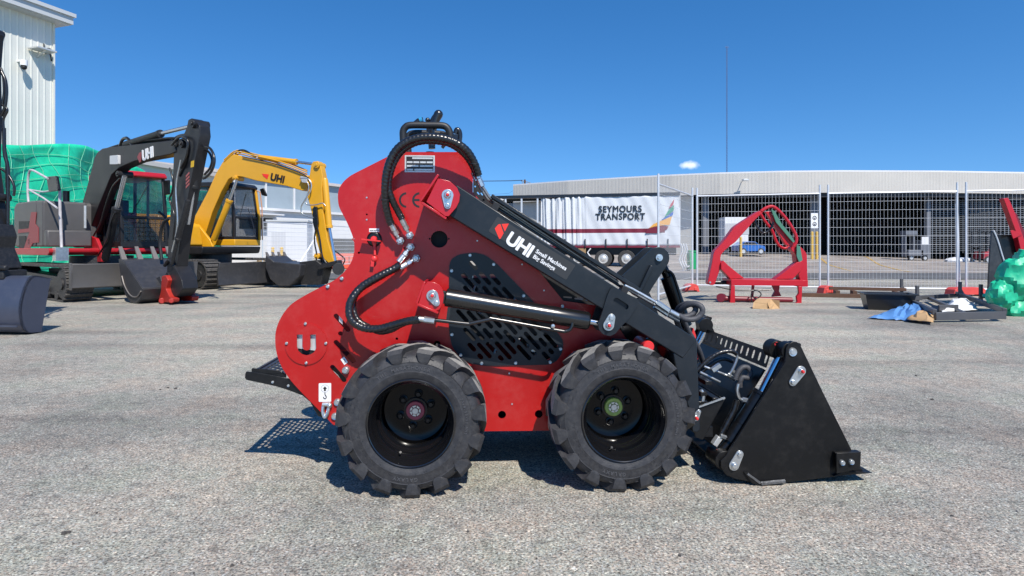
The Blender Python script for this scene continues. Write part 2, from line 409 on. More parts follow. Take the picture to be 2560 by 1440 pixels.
tag(tk.build('loose_stones',[mat('pale_stone',(.38,.36,.33),.9),mat('grey_stone',(.2,.19,.18),.9),mat('dark_stone',(.06,.055,.05),.9)],smooth=0),kind='stuff',label='loose grit and small stones scattered over the yard')
# ============================================================ the red mini loader
L=Frame(-0.396,2.35,3.9)
VP=.26; VQ=.836; WR=.2985       # near plate, far plate, wheel radius
VM=(VP+VQ)/2
loader=root(L,'compact_loader','red stand-on mini loader with black arms and bucket, in front of everything on the asphalt','mini loader')
OUT=[(1006,380,0),(1142,380,0),(1158,384),(1170,397),(1178,415),(1182,440),(1182,480,0),(1336,663,0),(1408,752,0),(1500,765,0),(1546,818,0),(1590,880,0),(1660,1000,0),(1672,1074,0),(1210,1078,0),(1000,1086,0),(833,1062,0),(747,974),(716,936),(700,908),(691,880),(688,846),(693,815),(709,783),(733,757),(778,730),(833,702),(862,678),(880,650),(886,620),(882,592),(866,553),(849,520),(845,499),(846,478),(855,459),(871,443),(893,430),(966,393,0)]
def P2(px,v): return L.poly(px,v)
def smooth_out(v):
    o=[]; N=len(OUT)
    q=[Vector(p) for p in P2([(a[0],a[1]) for a in OUT],v)]
    for i in range(N):
        a=OUT[i]; b=OUT[(i+1)%N]; o.append(tuple(q[i]))
        if len(a)==2 and len(b)==2:
            p0=q[i-1];p1=q[i];p2=q[(i+1)%N];p3=q[(i+2)%N]
            for t in (.25,.5,.75):
                r=0.5*((2*p1)+(p2-p0)*t+(2*p0-5*p1+4*p2-p3)*t*t+(3*p1-p0-3*p2+p3)*t**3); o.append((r.x,r.y))
    return o
outline=smooth_out(VP)
def pc(px,py,r,v=VP,n=24):
    c=L.P(px,py,v); return circ(c.x,c.z,r,n)
def ps(a,b,r,v=VP):
    A=L.P(*a,v);B=L.P(*b,v); return slot((A.x,A.z),(B.x,B.z),r)
def upath(s=1.0,v=VP):              # the U cut-out
    px=[(743,836),(757,836),(757,866),(760,873),(767,876),(774,874),(777,866),(776,836),(790,836),(791,870),(786,880),(776,886),(766,888),(755,885),(746,877),(743,866)]
    return P2(px,v)
guard_px=[(1123,663),(1128,648),(1147,636),(1187,631),(1214,638),(1240,657),(1333,753),(1408,850),(1407,880),(1392,903),(1373,912),(1213,915),(1180,910),(1150,893),(1130,866),(1123,832)]
gin=P2([(1136,668),(1150,650),(1187,643),(1210,650),(1230,668),(1325,765),(1394,852),(1392,876),(1382,893),(1366,900),(1214,902),(1186,898),(1160,884),(1143,862),(1136,830)],VP)
holes=[pc(1098,598,.037),pc(936,598,.033),pc(1093,860,.0145),pc(992,847,.006),pc(1255,1037,.0175),pc(1347,1035,.0175),pc(1521,858,.016),
  ps((840,790),(870,824),.0105),ps((840,856),(884,902),.0105),ps((831,918),(860,950),.0105),pc(851,834,.010),pc(1010,620,.004),pc(1074,597,.004),pc(1122,597,.004),pc(917,536,.004),pc(883,598,.005),pc(897,632,.005),
  pc(766,862,.070),gin]
mb=MB(); mb.prism(outline,VP,VP+.008,holes)
plate=mb.build('side_plate',RED,loader,smooth=30); plate['label']='near red side plate with slots, holes and CE mark'
mb=MB(); mb.prism(outline,VQ-.008,VQ,holes[-1:])
mb.build('side_plate',RED,loader,smooth=30)
# round cover with the U
mb=MB(); c=L.P(766,860,VP); mb.prism(circ(c.x,c.z,.0885,64),VP-.005,VP,[upath()])
cov=mb.build('round_cover',RED,loader,bevel=.0012)
# added light sheets stand in for sunlit ground, slanted edge for its shadow
mb=MB(); mb.prism(P2([(735,828),(797,828),(797,879),(735,871)],VP),VP+.011,VP+.013); mb.prism(P2([(846,786),(855,789),(855,812),(846,804)],VP),VP+.011,VP+.013); mb.build('bright_ground_stand_in',ALU,loader)
mb=MB(); c=L.P(768,880,VP); mb.lathe([(.0001,.016),(.075,.016),(.075,.008)],24,(c.x,VP,c.z)); 
c=L.P(1098,598,VP); mb.lathe([(.0001,.05),(.05,.05),(.05,.009)],24,(c.x,VP,c.z))
mb.build('hole_shade_backing',DARK,loader)  # near-black cups added behind the holes, standing in for inner shade
# shell between the plates
ring=[Vector(p) for p in outline]
def inset(poly,d):
    P=[Vector(p) for p in poly]; s=1 if area2(poly)>0 else -1; o=[]
    for i in range(len(P)):
        e1=(P[i]-P[i-1]); e2=(P[(i+1)%len(P)]-P[i]); e1.normalize(); e2.normalize()
        n=Vector((-(e1.y+e2.y),e1.x+e2.x))*s
        if n.length<1e-6: n=Vector((-e1.y,e1.x))*s
        n.normalize(); k=max(.5,n.dot(Vector((-e1.y,e1.x))*s)); o.append(tuple(P[i]+n*d/k))
    return o
def shell(sel,d0,d1,v0,v1):
    a=inset(outline,d0); b=inset(outline,d1); m=MB(); N=len(a)
    for i in range(N):
        j=(i+1)%N
        mid=((ring[i]+ring[j])/2)
        if not sel(mid): continue
        q=[a[i],a[j],b[j],b[i]]; vs=[(p[0],v,p[1]) for v in (v0,v1) for p in q]
        m.add(vs,[(0,1,5,4),(2,3,7,6),(1,2,6,5),(3,0,4,7),(0,3,2,1),(4,5,6,7)])
    return m
# hood: lower right of top, top panel, back; the hollow front keeps some gaps for light
zt=L.P(1100,380,VP).z
q=[L.P(x,y,VP) for x,y in [(1003,388),(966,399),(893,437),(862,463),(855,500),(872,552),(888,592),(892,640),(905,700),(905,780),(895,900),(860,1062)]]
mb=MB()
for a,b in zip(q,q[1:]): mb.obox((a.x,VM,a.z),(b.x,VM,b.z),VQ-VP-.02,.006)
mb.build('rear_cowl',BLACKM,loader,smooth=30)
shell(lambda m: m.x>L.P(838,700,VP).x and m.y<.2,.006,.012,VP+.008,VQ-.008).build('belly_plate',BLACKM,loader,smooth=30)
# control deck
mb=MB(); a=L.P(1008,384,VP); b=L.P(1160,384,VP); mb.box(a.x,b.x-.01,VP+.008,VQ-.008,zt-.012,zt-.005); mb.build('control_deck',BLACKM,loader)
# front radiator box / hood panel under the arms, dark with slots
fp=P2([(1184,478),(1245,520),(1520,740),(1560,792),(1506,800),(1408,752),(1336,663)],VP+.03)
hl=[]
for k in range(5):
    x=1392+k*26; y=705+k*19
    hl.append(ps((x,y),(x+14,y+2),.0035,VP+.03))
for k in range(4): hl.append(ps((1410+k*28,742+k*4),(1428+k*28,744+k*4),.0035,VP+.03))
mb=MB(); mb.prism(fp,VP+.03,VP+.036,hl); mb.prism(P2([(1184,478),(1245,520),(1520,740),(1560,792),(1506,800),(1408,752),(1336,663)],VP+.03),VQ-.04,VQ-.034)
a=L.P(1190,482,VP+.03); b=L.P(1540,770,VP+.03); mb.box(a.x+.12,b.x-.05,VP+.05,VQ-.05,b.z-.12,b.z+.01)
mb.build('front_hood',BLACKM,loader,smooth=30)
fs=P2([(1183,432),(1190,438),(1196,452),(1243,520),(1232,540),(1183,482)],VP+.02)
mb=MB(); mb.prism(fs,VP+.02,VP+.025,[pc(1188,466,.004,VP+.02,10),ps((1194,481),(1197,485),.003,VP+.02),ps((1203,483),(1206,487),.003,VP+.02),pc(1209,500,.005,VP+.02,10)])
mb.build('hose_bracket_plate',BLACKM,loader)
# slotted guard cover
slots=[]
A=L.P(1140,700,VP-.006);
import itertools
gp=[Vector(p) for p in P2(guard_px,VP-.006)]
def inside(pt,poly):
    x,y=pt; r=False
    for i in range(len(poly)):
        a=poly[i];b=poly[i-1]
        if (a[1]>y)!=(b[1]>y) and x<(b[0]-a[0])*(y-a[1])/(b[1]-a[1])+a[0]: r=not r
    return r
safe=inset([tuple(p) for p in gp],.027)
d=Vector((.67,-.742)); nrm=Vector((.742,.67)); c0=Vector((L.P(1260,800,VP).x,L.P(1260,800,VP).z))
row=-14
lens=[.07,.045,.085,.03,.055]
for r in range(-9,10):
    base=c0+nrm*(r*.0305); s=-.45+((r*37)%5)*.012; k=r
    while s<.45:
        Ln=lens[k%5]; k+=1
        a=base+d*s; b=base+d*(s+Ln)
        if all(inside(tuple(q),safe) for q in (a,b)): slots.append(slot(a,b,.0092,5))
        elif inside(tuple(a),safe) and inside(tuple(base+d*(s+.014)),safe): slots.append(slot(a,base+d*(s+.012),.0092,5))
        s+=Ln+.034
mb=MB(); mb.prism(rounded([tuple(p) for p in gp],.02),VP-.006,VP-.001,slots)
guard=mb.build('slotted_guard',SLATE,loader,smooth=30)
BOLTM={}
def bolts(lst,name,parent,r=.0065,v=VP,h=.006,m=ZINC):
    for px,py in lst:                  # every bolt its own part, sharing one mesh
        p=L.P(px,py,v); k=(name,r,h,m.name)
        if k not in BOLTM:
            q=MB(); q.lathe([(.0001,-h),(r*.55,-h),(r*.6,-h*.6),(r*.9,-h*.7),(r,-h*.2),(r,0)],12); o=q.build(name,m,parent); BOLTM[k]=o
        else:
            o=BOLTM[k].copy(); COL.objects.link(o); o.parent=parent
        o.location=(p.x,v,p.z)
bolts([(1175,638),(1234,661),(1129,677),(1309,739),(1406,765),(1130,836),(1152,887),(1204,908),(1289,907),(1375,905),(1401,872)],'guard_bolt',guard,.0075,VP-.006,.007)
bolts([(764,809),(717,858),(815,858),(766,907)],'button_bolt',cov,.0065,VP-.005,.008)
bolts([(855,696),(820,716)],'cap_bolt',plate,.0085,VP,.010)
bolts([(917,494),(917,549),(1193,602),(1217,596),(1305,661),(1360,726),(1273,933),(1280,1010)],'rivet',plate,.004,VP,.003)
bolts([(1024,648),(1036,645)],'rivet',plate,.003,VP,.003)
bolts([(844,1005),(838,1040)],'hex_bolt',plate,.016,VP,.014)
bolts([(866,924)],'hex_bolt',plate,.0165,VP,.03)
# far guard and inner machinery
mb=MB(); mb.prism([tuple(p) for p in gp],VQ+.001,VQ+.006,[s for i,s in enumerate(slots) if i%3]); mb.build('slotted_guard',SLATE,loader,smooth=30)
mb=MB(); a=L.P(1060,640,VP+.1); b=L.P(1330,860,VP+.1)
mb.box(a.x+.02,b.x-.08,VP+.12,VQ-.1,b.z,a.z-.1); mb.box(a.x-.2,a.x,VP+.09,VQ-.09,b.z+.05,a.z+.10)
mb.cyl((b.x-.05,VP+.06,b.z+.1),(b.x-.05,VP+.2,b.z+.1),.07); mb.box(b.x-.02,b.x+.18,VP+.1,VQ-.1,b.z-.12,b.z+.02)
mb.box(a.x-.25,a.x-.1,VP+.03,VQ-.03,.25,.62)
mb.build('engine',DARK,loader,bevel=.006)
mb=MB()
for k in range(5):
    p=L.P(1160+k*52,680+ (k%2)*150+k*10,VP+.07); mb.tube([p,(p.x+.05,VP+.09,p.z-.06),(p.x+.02,VP+.06,p.z-.15),(p.x+.09,VP+.09,p.z-.2)],.006,8)
    mb.cyl((p.x+.03,VP+.04,p.z-.02),(p.x+.03,VP+.06,p.z-.02),.012,8)
mb.build('hydraulic_lines',ZINC,loader)
# ---- stickers and marks on the near plate
def card(px0,px1,v,name,m,parent,r=.003,th=.0012):
    a=L.P(*px0,v); b=L.P(*px1,v); q=MB(); q.prism(rounded([(a.x,b.z),(b.x,b.z),(b.x,a.z),(a.x,a.z)],r),v-th,v); return q.build(name,m,parent),a,b
dp,a,b=card((1012,388),(1087,431),VP,'data_plate',ALU,plate,.001)
mb=MB(); v=VP-.0012; q=MB()
w=b.x-a.x;h=a.z-b.z
mb.box(a.x+w*.05,b.x-w*.05,v-.0006,v,b.z+h*.08,a.z-h*.08); mb.build('print_field',INK,dp)
for (x0,x1,y0,y1) in ((.25,.93,.12,.22),(.07,.26,.36,.46),(.29,.48,.36,.46),(.51,.70,.36,.46),(.73,.93,.36,.46),(.07,.46,.58,.68),(.50,.93,.58,.68),(.07,.28,.80,.90),(.32,.93,.80,.90)):
    q.box(a.x+w*x0,a.x+w*x1,v-.0012,v-.0004,a.z-h*y1,a.z-h*y0)
q.build('blank_field',ALU,dp)
st,a,b=card((797,958),(828,1004),VP,'lifting_point_sticker',WHITE,plate,.004)
w=b.x-a.x;h=a.z-b.z; cx=(a.x+b.x)/2; v=VP-.0012
mb=MB(); mb.prism([(cx-.004,a.z-h*.42),(cx+.004,a.z-h*.42),(cx+.004,a.z-h*.30),(cx+.009,a.z-h*.30),(cx,a.z-h*.17),(cx-.009,a.z-h*.30),(cx-.004,a.z-h*.30)],v-.0006,v)
mb.prism(circ(cx,a.z-h*.29,.0165,28),v-.0004,v-.0001,[circ(cx,a.z-h*.29,.0158,28)])
hk=crom([(cx,v,a.z-h*.50),(cx+.0005,v,a.z-h*.62),(cx+.006,v,a.z-h*.74),(cx+.002,v,a.z-h*.84),(cx-.005,v,a.z-h*.80),(cx-.006,v,a.z-h*.74)],4); mb.tube(hk,.0019,6)
mb.build('hook_symbol',INK,st)
st,a,b=card((923,571),(948,580),VP,'switch_label',WHITE,plate,.001)
text('MAIN SWITCH',.0062,INK,st,(a.x+.003,VP-.002,b.z+.004),bold=.0001)
mb=MB(); p=L.P(861,902,VP); mb.prism([(p.x-.016,p.z+.006),(p.x-.001,p.z+.018),(p.x+.015,p.z-.006),(p.x,p.z-.018)],VP-.0012,VP); tgs=mb.build('tie_down_sticker',WHITE,plate)
mb=MB(); mb.tube([(p.x-.003,VP-.0015,p.z+.008),(p.x+.004,VP-.0015,p.z-.001),(p.x+.002,VP-.0015,p.z-.009)],.0012,5); mb.build('hook_symbol',INK,tgs)
# CE mark
mb=MB()
for k,cx in enumerate((1017,1050)):
    p=L.P(cx,500,VP); ro=.0385 if 0 else .034; ri=.025
    arc=[];n=14
    for i in range(n+1):
        t=R(95+i*170/n); arc.append((p.x+ro*math.cos(t),p.z+ro*math.sin(t)))
    for i in range(n,-1,-1):
        t=R(95+i*170/n); arc.append((p.x+ri*math.cos(t),p.z+ri*math.sin(t)))
    mb.prism(arc,VP-.0008,VP)
    if k: mb.box(p.x-.03,p.x-.002,VP-.0009,VP-.0001,p.z-.0045,p.z+.0045)
mb.build('ce_mark',INK,plate)
# main isolator switch
c=L.P(936,598,VP); mb=MB(); mb.lathe([(.0001,-.006),(.024,-.006),(.03,-.001),(.0335,0)],32,(c.x,VP+.004,c.z)); sw=mb.build('isolator_switch',BLACK,plate)
mb=MB(); mb.lathe([(.0001,-.03),(.011,-.028),(.0135,-.02),(.0135,-.006)],20,(c.x,VP,c.z))
k0=L.P(905,598,VP-.03);k1=L.P(952,603,VP-.03); mb.obox((k0.x,VP-.03,k0.z),(k1.x,VP-.03,k1.z),.03,.006,(0,0,1))
mb.tube(crom([(c.x,VP-.006,c.z-.012),(c.x+.003,VP-.01,c.z-.04),(c.x+.004,VP-.014,c.z-.068)],3),[.011,.008,.0055,.005,.005,.005,.006],8)
mb.ball((c.x+.001,VP-.016,c.z-.085),.014,(1,.6,1)); mb.obox((c.x-.004,VP-.016,c.z-.09),(c.x-.007,VP-.016,c.z-.118),.008,.014,(1,0,0))
mb.build('isolator_key',REDPL,sw)
# shackle below the sticker
p=L.P(817,1010,VP); mb=MB()
mb.tube(crom([(p.x-.012,VP-.004,p.z+.002),(p.x-.014,VP-.012,p.z-.028),(p.x-.004,VP-.02,p.z-.052),(p.x+.006,VP-.016,p.z-.036),(p.x+.012,VP-.006,p.z-.006)],4),.0075,10)
mb.cyl((p.x-.016,VP-.008,p.z),(p.x+.018,VP-.008,p.z),.009,14); mb.ball((p.x+.014,VP-.01,p.z-.004),.012)
mb.build('shackle',ZINC,loader)
# ---- standing platform at the back
zp=L.P(640,928,VP+.02).z
mb=MB()
bar=[(613,933),(616,929),(640,931),(690,940),(760,955),(800,990),(830,1040),(812,1046),(795,1040),(775,1005),(756,989),(716,974),(690,966),(650,957),(616,950),(612,945)]
mb.prism(P2(bar,VP+.012),VP+.012,VP+.018); mb.prism(P2(bar,VP+.012),VQ-.018,VQ-.012)
mb.prism(P2([(629,922),(632,920),(700,926),(716,936),(716,944),(629,931)],VP+.02),VP+.018,VP+.022)
pl=mb.build('platform_frame',BLACK,loader,bevel=.0015)
a=L.P(632,930,VP+.03); b=L.P(790,950,VP+.03)
x0=a.x; x1=b.x+.05; y0=VP+.018; y1=VQ-.018; z0=a.z-.005
hs=[]
ux=.026; uy=.046
nx=int((x1-x0-.03)/ux)
for i in range(nx):
    yy=y0+.03+(uy/2 if i%2 else 0)
    while yy+.03<y1-.02:
        cx=x0+.028+i*ux; hs.append(slot((cx,yy+.006),(cx,yy+.024),.0072,3)); yy+=uy
q=MB(); q.prism([(x0,y0),(x1,y0),(x1,y1),(x0,y1)],-.003,0,hs)
q.v=[(x,z,0) if 0 else (x,z,y) for x,y,z in q.v]   # lay the sheet flat: prism's z becomes y
q.v=[(x,y,z0+zz) for x,y,zz in q.v]
q.box(x0-.012,x0,y0,y1,z0-.02,z0+.004)
q.build('tread_grating',BLACK,pl,smooth=0,fix=True)
bolts([(682,955),(721,964)],'frame_bolt',pl,.006,VP+.012,.006)
# ---- wheels
def make_tyre():
    t=MB(); prof=[(.166,.022),(.172,.010),(.180,.0055),(.186,.0045),(.189,.003),(.199,.001),(.203,.0),(.206,.0012),(.224,.001),(.238,.0032),(.241,.0022),(.244,.005),(.256,.010),(.266,.020),(.273,.034),(.277,.06),(.279,.1075)]
    prof=prof+[(r,.215-y) for r,y in reversed(prof[:-1])]
    t.lathe(prof,96)
    N=15
    for side in (0,1):
        for k in range(N):
            th0=2*math.pi*(k+(.5 if side else 0))/N
            st=[(.236,.0035,.236,.0030,.01,.010,.008),(.247,.007,.249,-.0015,.0,.022,.020),(.264,.018,.280,-.001,-.01,.030,.029),(.274,.034,.2955,.011,.01,.034,.0325),(.277,.058,.2980,.048,.09,.030,.028),(.278,.085,.2985,.082,.19,.025,.021),(.279,.128,.2985,.124,.34,.021,.017)]
            vs=[]
            for rb,yb,rt,yt,ph,wb,wt in st:
                for (r,y,w) in ((rb-.003,yb+.002,-wb),(rt,yt,-wt),(rt,yt,wt),(rb-.003,yb+.002,wb)):
                    a=th0-(ph if not side else -ph)*(1 if not side else -1)+w/r
                    yy=y if not side else .215-y
                    vs.append((r*math.cos(a),yy,r*math.sin(a)))
            n=len(st); fs=[];mi=[]
            for i in range(n-1):
                for j in range(3): fs.append((i*4+j,i*4+j+1,(i+1)*4+j+1,(i+1)*4+j)); mi.append(1 if (j==1 and i>=3) else 0)
            fs.append(((n-1)*4,(n-1)*4+1,(n-1)*4+2,(n-1)*4+3)); mi.append(0)
            if side: fs=[tuple(reversed(f)) for f in fs]
            base=len(t.v); t.v+=vs
            for f,m_ in zip(fs,mi): t.f.append(tuple(base+i for i in f)); t.m.append(m_)
            # sipe bar on the shoulder face
            t.cm=0
            a=th0
            if not side:
                pa=Vector((.262*math.cos(a-.07),.0135,.262*math.sin(a-.07))); pb=Vector((.259*math.cos(a-.155),.0115,.259*math.sin(a-.155)))
                t.obox(pa,pb,.003,.004,(0,1,0))
    # spew nubs
    for i in range(90):
        a=random.random()*6.283; r=random.choice([.195,.21,.228,.246]); y={.195:.0005,.21:0,.228:.0,.246:.004}[r]
        t.cyl((r*math.cos(a),y+.002,r*math.sin(a)),(r*math.cos(a),y-.0035,r*math.sin(a)),.0011,4)
    return t
def arc_text(s,r,a0,size,parent,m,inward=False,step=None):
    # raised letters round the sidewall, a0 = angle of the first letter (deg, 90 = top), running clockwise
    a=a0; 
    mbv=MB()
    for ch in s:
        if ch!=' ':
            cu=bpy.data.curves.new('c','FONT'); cu.body=ch; cu.size=size; cu.extrude=.0012; cu.offset=.0002; cu.align_x='CENTER'
            o=bpy.data.objects.new('c',cu); COL.objects.link(o); bpy.context.view_layer.update(); me=bpy.data.meshes.new_from_object(o); bpy.data.objects.remove(o)
            ang=R(a)
            M=Matrix.Translation((r*math.cos(ang),-.0003,r*math.sin(ang)))@Matrix.Rotation(math.pi/2-ang,4,'Y')@Matrix.Rotation(R(90),4,'X')
            me.transform(M); mbv.add([v.co[:] for v in me.vertices],[tuple(p.vertices) for p in me.polygons]); bpy.data.meshes.remove(me)
        a-=(step or math.degrees(size*.80/r))
    return mbv
tm=make_tyre()
def make_wheel(px,rz,hubcol,first=None,spin=0,letters=True):
    mb=MB(); prof=[(.165,.024),(.1735,.010),(.1745,.002),(.171,-.001),(.1675,.001),(.166,.010),(.159,.018),(.1555,.028),(.1535,.042),(.1475,.050),(.145,.058),(.145,.082),(.149,.088),(.150,.094),(.150,.112),(.1465,.118),(.141,.126),(.139,.140),(.139,.190),(.132,.206),(.118,.2115),(.09,.212),(.0001,.212)]
    mb.lathe(prof[:-4],72); mb.cm=1; mb.lathe(prof[-5:],48); mb.cm=0  # disc faces get a darker, duller black: their shade is painted in
    w=mb.build('wheel',[BARREL,BGLOSS],loader,smooth=40,loc=(0,0,WR),split=False)
    mb=MB(); mb.cyl((.150*math.cos(R(-110)),.06,.150*math.sin(R(-110))),(.13*math.cos(R(-110)),.035,.13*math.sin(R(-110))),.005,8); mb.build('valve_stem',INK,w)
    t=tm.build('tyre',[RUB,RUBD],w,smooth=24,fix=True); t.rotation_euler.y=-spin
    if letters:
        for args in (('THE MARATHONER',.213,118,.019),('23x8.50-12 NHS',.214,18,.013),('GALAXY',.214,-92,.020)):
            lo=arc_text(*args,None,None).build('raised_lettering',mat('lettering_rubber',(.075,.075,.08),.5),t,smooth=0,split=False); lo.location.y=.0003
    nm=None
    for i in range(6):
        a=R(20+60*i); cx,cz=.068*math.cos(a),.068*math.sin(a)
        if nm is None:
            mb=MB(); mb.lathe([(.018,.212),(.018,.205),(.0145,.2035),(.0125,.205),(.0125,.208),(.010,.208),(.010,.194),(.0085,.190),(.0001,.190)],14); nm=mb.build('wheel_nut',BLACK,w); q=nm
        else: q=nm.copy(); COL.objects.link(q); q.parent=w
        q.location=(cx,0,cz)
    mb=MB(); mb.lathe([(.040,.213),(.040,.190),(.0375,.186),(.026,.186),(.0255,.19),(.0001,.19)],32)
    hb=mb.build('hub',hubcol,w)
    mb=MB(); mb.lathe([(.0135,.187),(.0135,.181),(.0125,.180),(.0001,.180)],20)
    for i in range(7):
        a=R(i*360/7); 
        mb.prism([(.016*math.cos(a-.34),.016*math.sin(a-.34)),(.0235*math.cos(a-.34),.0235*math.sin(a-.34)),(.0235*math.cos(a+.34),.0235*math.sin(a+.34)),(.016*math.cos(a+.34),.016*math.sin(a+.34))],.183,.1885)
    mb.build('castle_nut',ZINC,w,split=False)
    mb=MB(); mb.cyl((0,.2,0),(0,VP+.02,0),.05,24); mb.build('axle',BLACK,w)
    return w
HUBR=mat('hub_red',(.42,.06,.085),.45,var=.2,vs=60); HUBG=mat('hub_green',(.42,.50,.10),.45,var=.4,vs=60)
ru=0.0; fu=L.G(1562,1235).x
rw=make_wheel(0,0,HUBR,spin=.12); rw.location.x=ru; rw['label']='rear near wheel with a pink-red hub'
fw=make_wheel(0,0,HUBG,spin=.02); fw.location.x=fu; fw['label']='front near wheel with a yellow-green hub'
for x in (ru,fu):
    w=copy_tree(rw if x==ru else fw,loader); w['label']='far-side wheel'; w.location=(x,VP+VQ,WR); w.rotation_euler.z=math.pi
# ---- lift arms
arm_px=[(1141,462,.0),(1400,629,0),(1743,848,0),(1708,896,0),(1127,541,0),(1112,520,0)]
leg_px=[(1743,848),(1752,1074),(1744,1082),(1732,1080),(1729,1040),(1694,935),(1684,884)]
lug_px=[(1516,744),(1524,724),(1532,717),(1594,747),(1598,757),(1569,801),(1556,812),(1546,824),(1538,834),(1524,840),(1508,836),(1497,824),(1495,810),(1506,778),(1509,768)]
def arm(v0,sg,near):
    v1=v0+.12; mb=MB()
    mb.prism(P2(arm_px,.08),v0,v1); a=mb.build('lift_arm',SLATE,loader,bevel=.004)
    mb=MB(); mb.prism(P2(leg_px,.08),v0+.004,v1-.004); mb.build('drop_leg',SLATE,a,bevel=.004)
    hs=[ps((1539,751),(1562,766),.0125,.08)]
    f0,f1=(v0-.014,v0-.0005) if near else (v1+.0005,v1+.014)
    mb=MB(); mb.prism(rounded(P2(lug_px,.07),.006),f0,f1,hs); 
    g0,g1=(v1+.0005,v1+.014) if near else (v0-.014,v0-.0005)
    mb.prism(rounded(P2(lug_px,.07),.006),g0,g1,hs)
    mb.build('cylinder_lug',SLATE,a,smooth=30)
    return a
na=arm(.08,1,True); fa=arm(.896,-1,False)
na['label']='near black lift arm with a logo decal'
p=L.P(1727,900,.08)
# pin retainers: teardrop zinc plates with a red grease cap
def pin_plate(c,t,v,rc=.021,rt=.013,parent=None,name='pin_retainer',red=True,bolt=True):
    C=L.P(*c,v);T=L.P(*t,v); C=Vector((C.x,C.z));T=Vector((T.x,T.z)); d=(T-C); Ld=d.length; an=math.atan2(d.y,d.x); al=math.acos(max(-1,min(1,(rc-rt)/Ld))); poly=[]
    for i in range(13):
        t_=an-al+2*al*i/12; poly.append((T.x+rt*math.cos(t_),T.y+rt*math.sin(t_)))
    for i in range(17):
        t_=an+al+(2*math.pi-2*al)*i/16; poly.append((C.x+rc*math.cos(t_),C.y+rc*math.sin(t_)))
    mb=MB(); mb.prism(poly,v-.006,v); 
    mb.lathe([(.0001,-.017),(rc*.45,-.017),(rc*.62,-.012),(rc*.62,-.006)],20,(C.x,v,C.y))
    if bolt: mb.lathe([(.0001,-.014),(rt*.6,-.014),(rt*.7,-.011),(rt*.7,-.006)],8,(T.x,v,T.y))
    o=mb.build(name,ZINC,parent,bevel=.0008)
    if red:
        mb=MB(); mb.lathe([(.0001,-.028),(.0045,-.027),(.0068,-.022),(.0075,-.016)],14,(C.x,v,C.y)); mb.build('grease_cap',REDPL,o)
    return o
pin_plate((1521,813),(1528,794),.064,.0225,.016,na)
# upper red pivot bracket
def bracket(face,fl1,fl2,v,parent,name,pin):
    mb=MB(); mb.prism(P2(face,v),v-.008,v); 
    for (a,b) in (fl1,fl2):
        A=L.P(*a,v);B=L.P(*b,v); A.y=B.y=0
        n=(B-A).normalized(); 
        q=MB(); up=Vector((0,1,0))
        mid=(v-.010+VP)/2
        mb.obox((A.x,mid,A.z),(B.x,mid,B.z),VP-v+.008,.0085,(0,0,1)) if 0 else None
        # flange plate spanning from the face back to the side plate
        s=Vector((-n.z,0,n.x))*.0045
        vs=[(A.x-s.x,v-.012,A.z-s.z),(B.x-s.x,v-.012,B.z-s.z),(B.x+s.x,v-.012,B.z+s.z),(A.x+s.x,v-.012,A.z+s.z)]
        vs+= [(x,VP,z) for x,_,z in vs]
        mb.add(vs,[(0,1,2,3),(7,6,5,4),(0,4,5,1),(1,5,6,2),(2,6,7,3),(3,7,4,0)])
    o=mb.build(name,RED if 0 else REDG,loader,bevel=.0015,fix=True)
    pin_plate(*pin,v-.008,.0235,.0135,o)
    return o
bracket([(1095,447),(1104,448),(1124,453),(1143,470),(1150,487),(1148,504),(1141,519),(1122,541),(1113,541),(1066,505)],((1096,437),(1052,503)),((1055,507),(1116,547)),.055,loader,'arm_bracket',((1119,488),(1119,514)))
bracket([(1060,714),(1069,703),(1085,705),(1098,711),(1106,722),(1110,737),(1108,756),(1100,772),(1090,778),(1046,760)],((1062,704),(1042,759)),((1043,760),(1096,782)),.06,loader,'cylinder_bracket',((1081,739),(1091,757)))
a=L.P(1119,488,.1); mb=MB(); mb.cyl((a.x,.05,a.z),(a.x,VP+.002,a.z),.02); mb.build('pivot_pin',ZINC,loader)
a=L.P(1080,740,.1); mb=MB(); mb.cyl((a.x,.06,a.z),(a.x,VP+.002,a.z),.017); mb.build('pivot_pin',ZINC,loader)
def mirror(o):                      # the same fitting on the far side of the machine
    c=copy_tree(o,loader); c.scale.y=-1; c.location.y=VP+VQ; return c
for o in [x for x in loader.children if x.name.split('.')[0] in('arm_bracket','cylinder_bracket')]: mirror(o)
# lift cylinder
vc=.105
def cylp(px,v=vc): return L.P(*px,v)
A=cylp((1114,743));B=cylp((1473,803));C=cylp((1500,808));D=cylp((1522,812));E=cylp((1083,740))
mb=MB(); d=(B-A); 
mb.tube([A,A+d*.005,A+d*.74,A+d*.741,A+d*.744,A+d*.745,A+d*.985,A+d*.99,B],[.033,.0375,.0375,.0368,.0368,.0375,.0375,.036,.031],32)
lc=mb.build('lift_cylinder',GUN,loader,smooth=40)
mb=MB(); mb.cyl(B-d*.02,C,.0135,20); mb.build('rod',CHROME,lc)
mb=MB(); mb.cyl((D.x,vc-.028,D.z),(D.x,vc+.028,D.z),.026,24); mb.obox(C-d*.01,D,.03,.034); mb.cyl((E.x,vc-.03,E.z),(E.x,vc+.03,E.z),.024,24); mb.obox(E,A,.05,.05); mb.build('rod_eye',BLACKM,lc,bevel=.002)
c=copy_tree(lc,loader); c.location.y=VP+VQ-2*vc
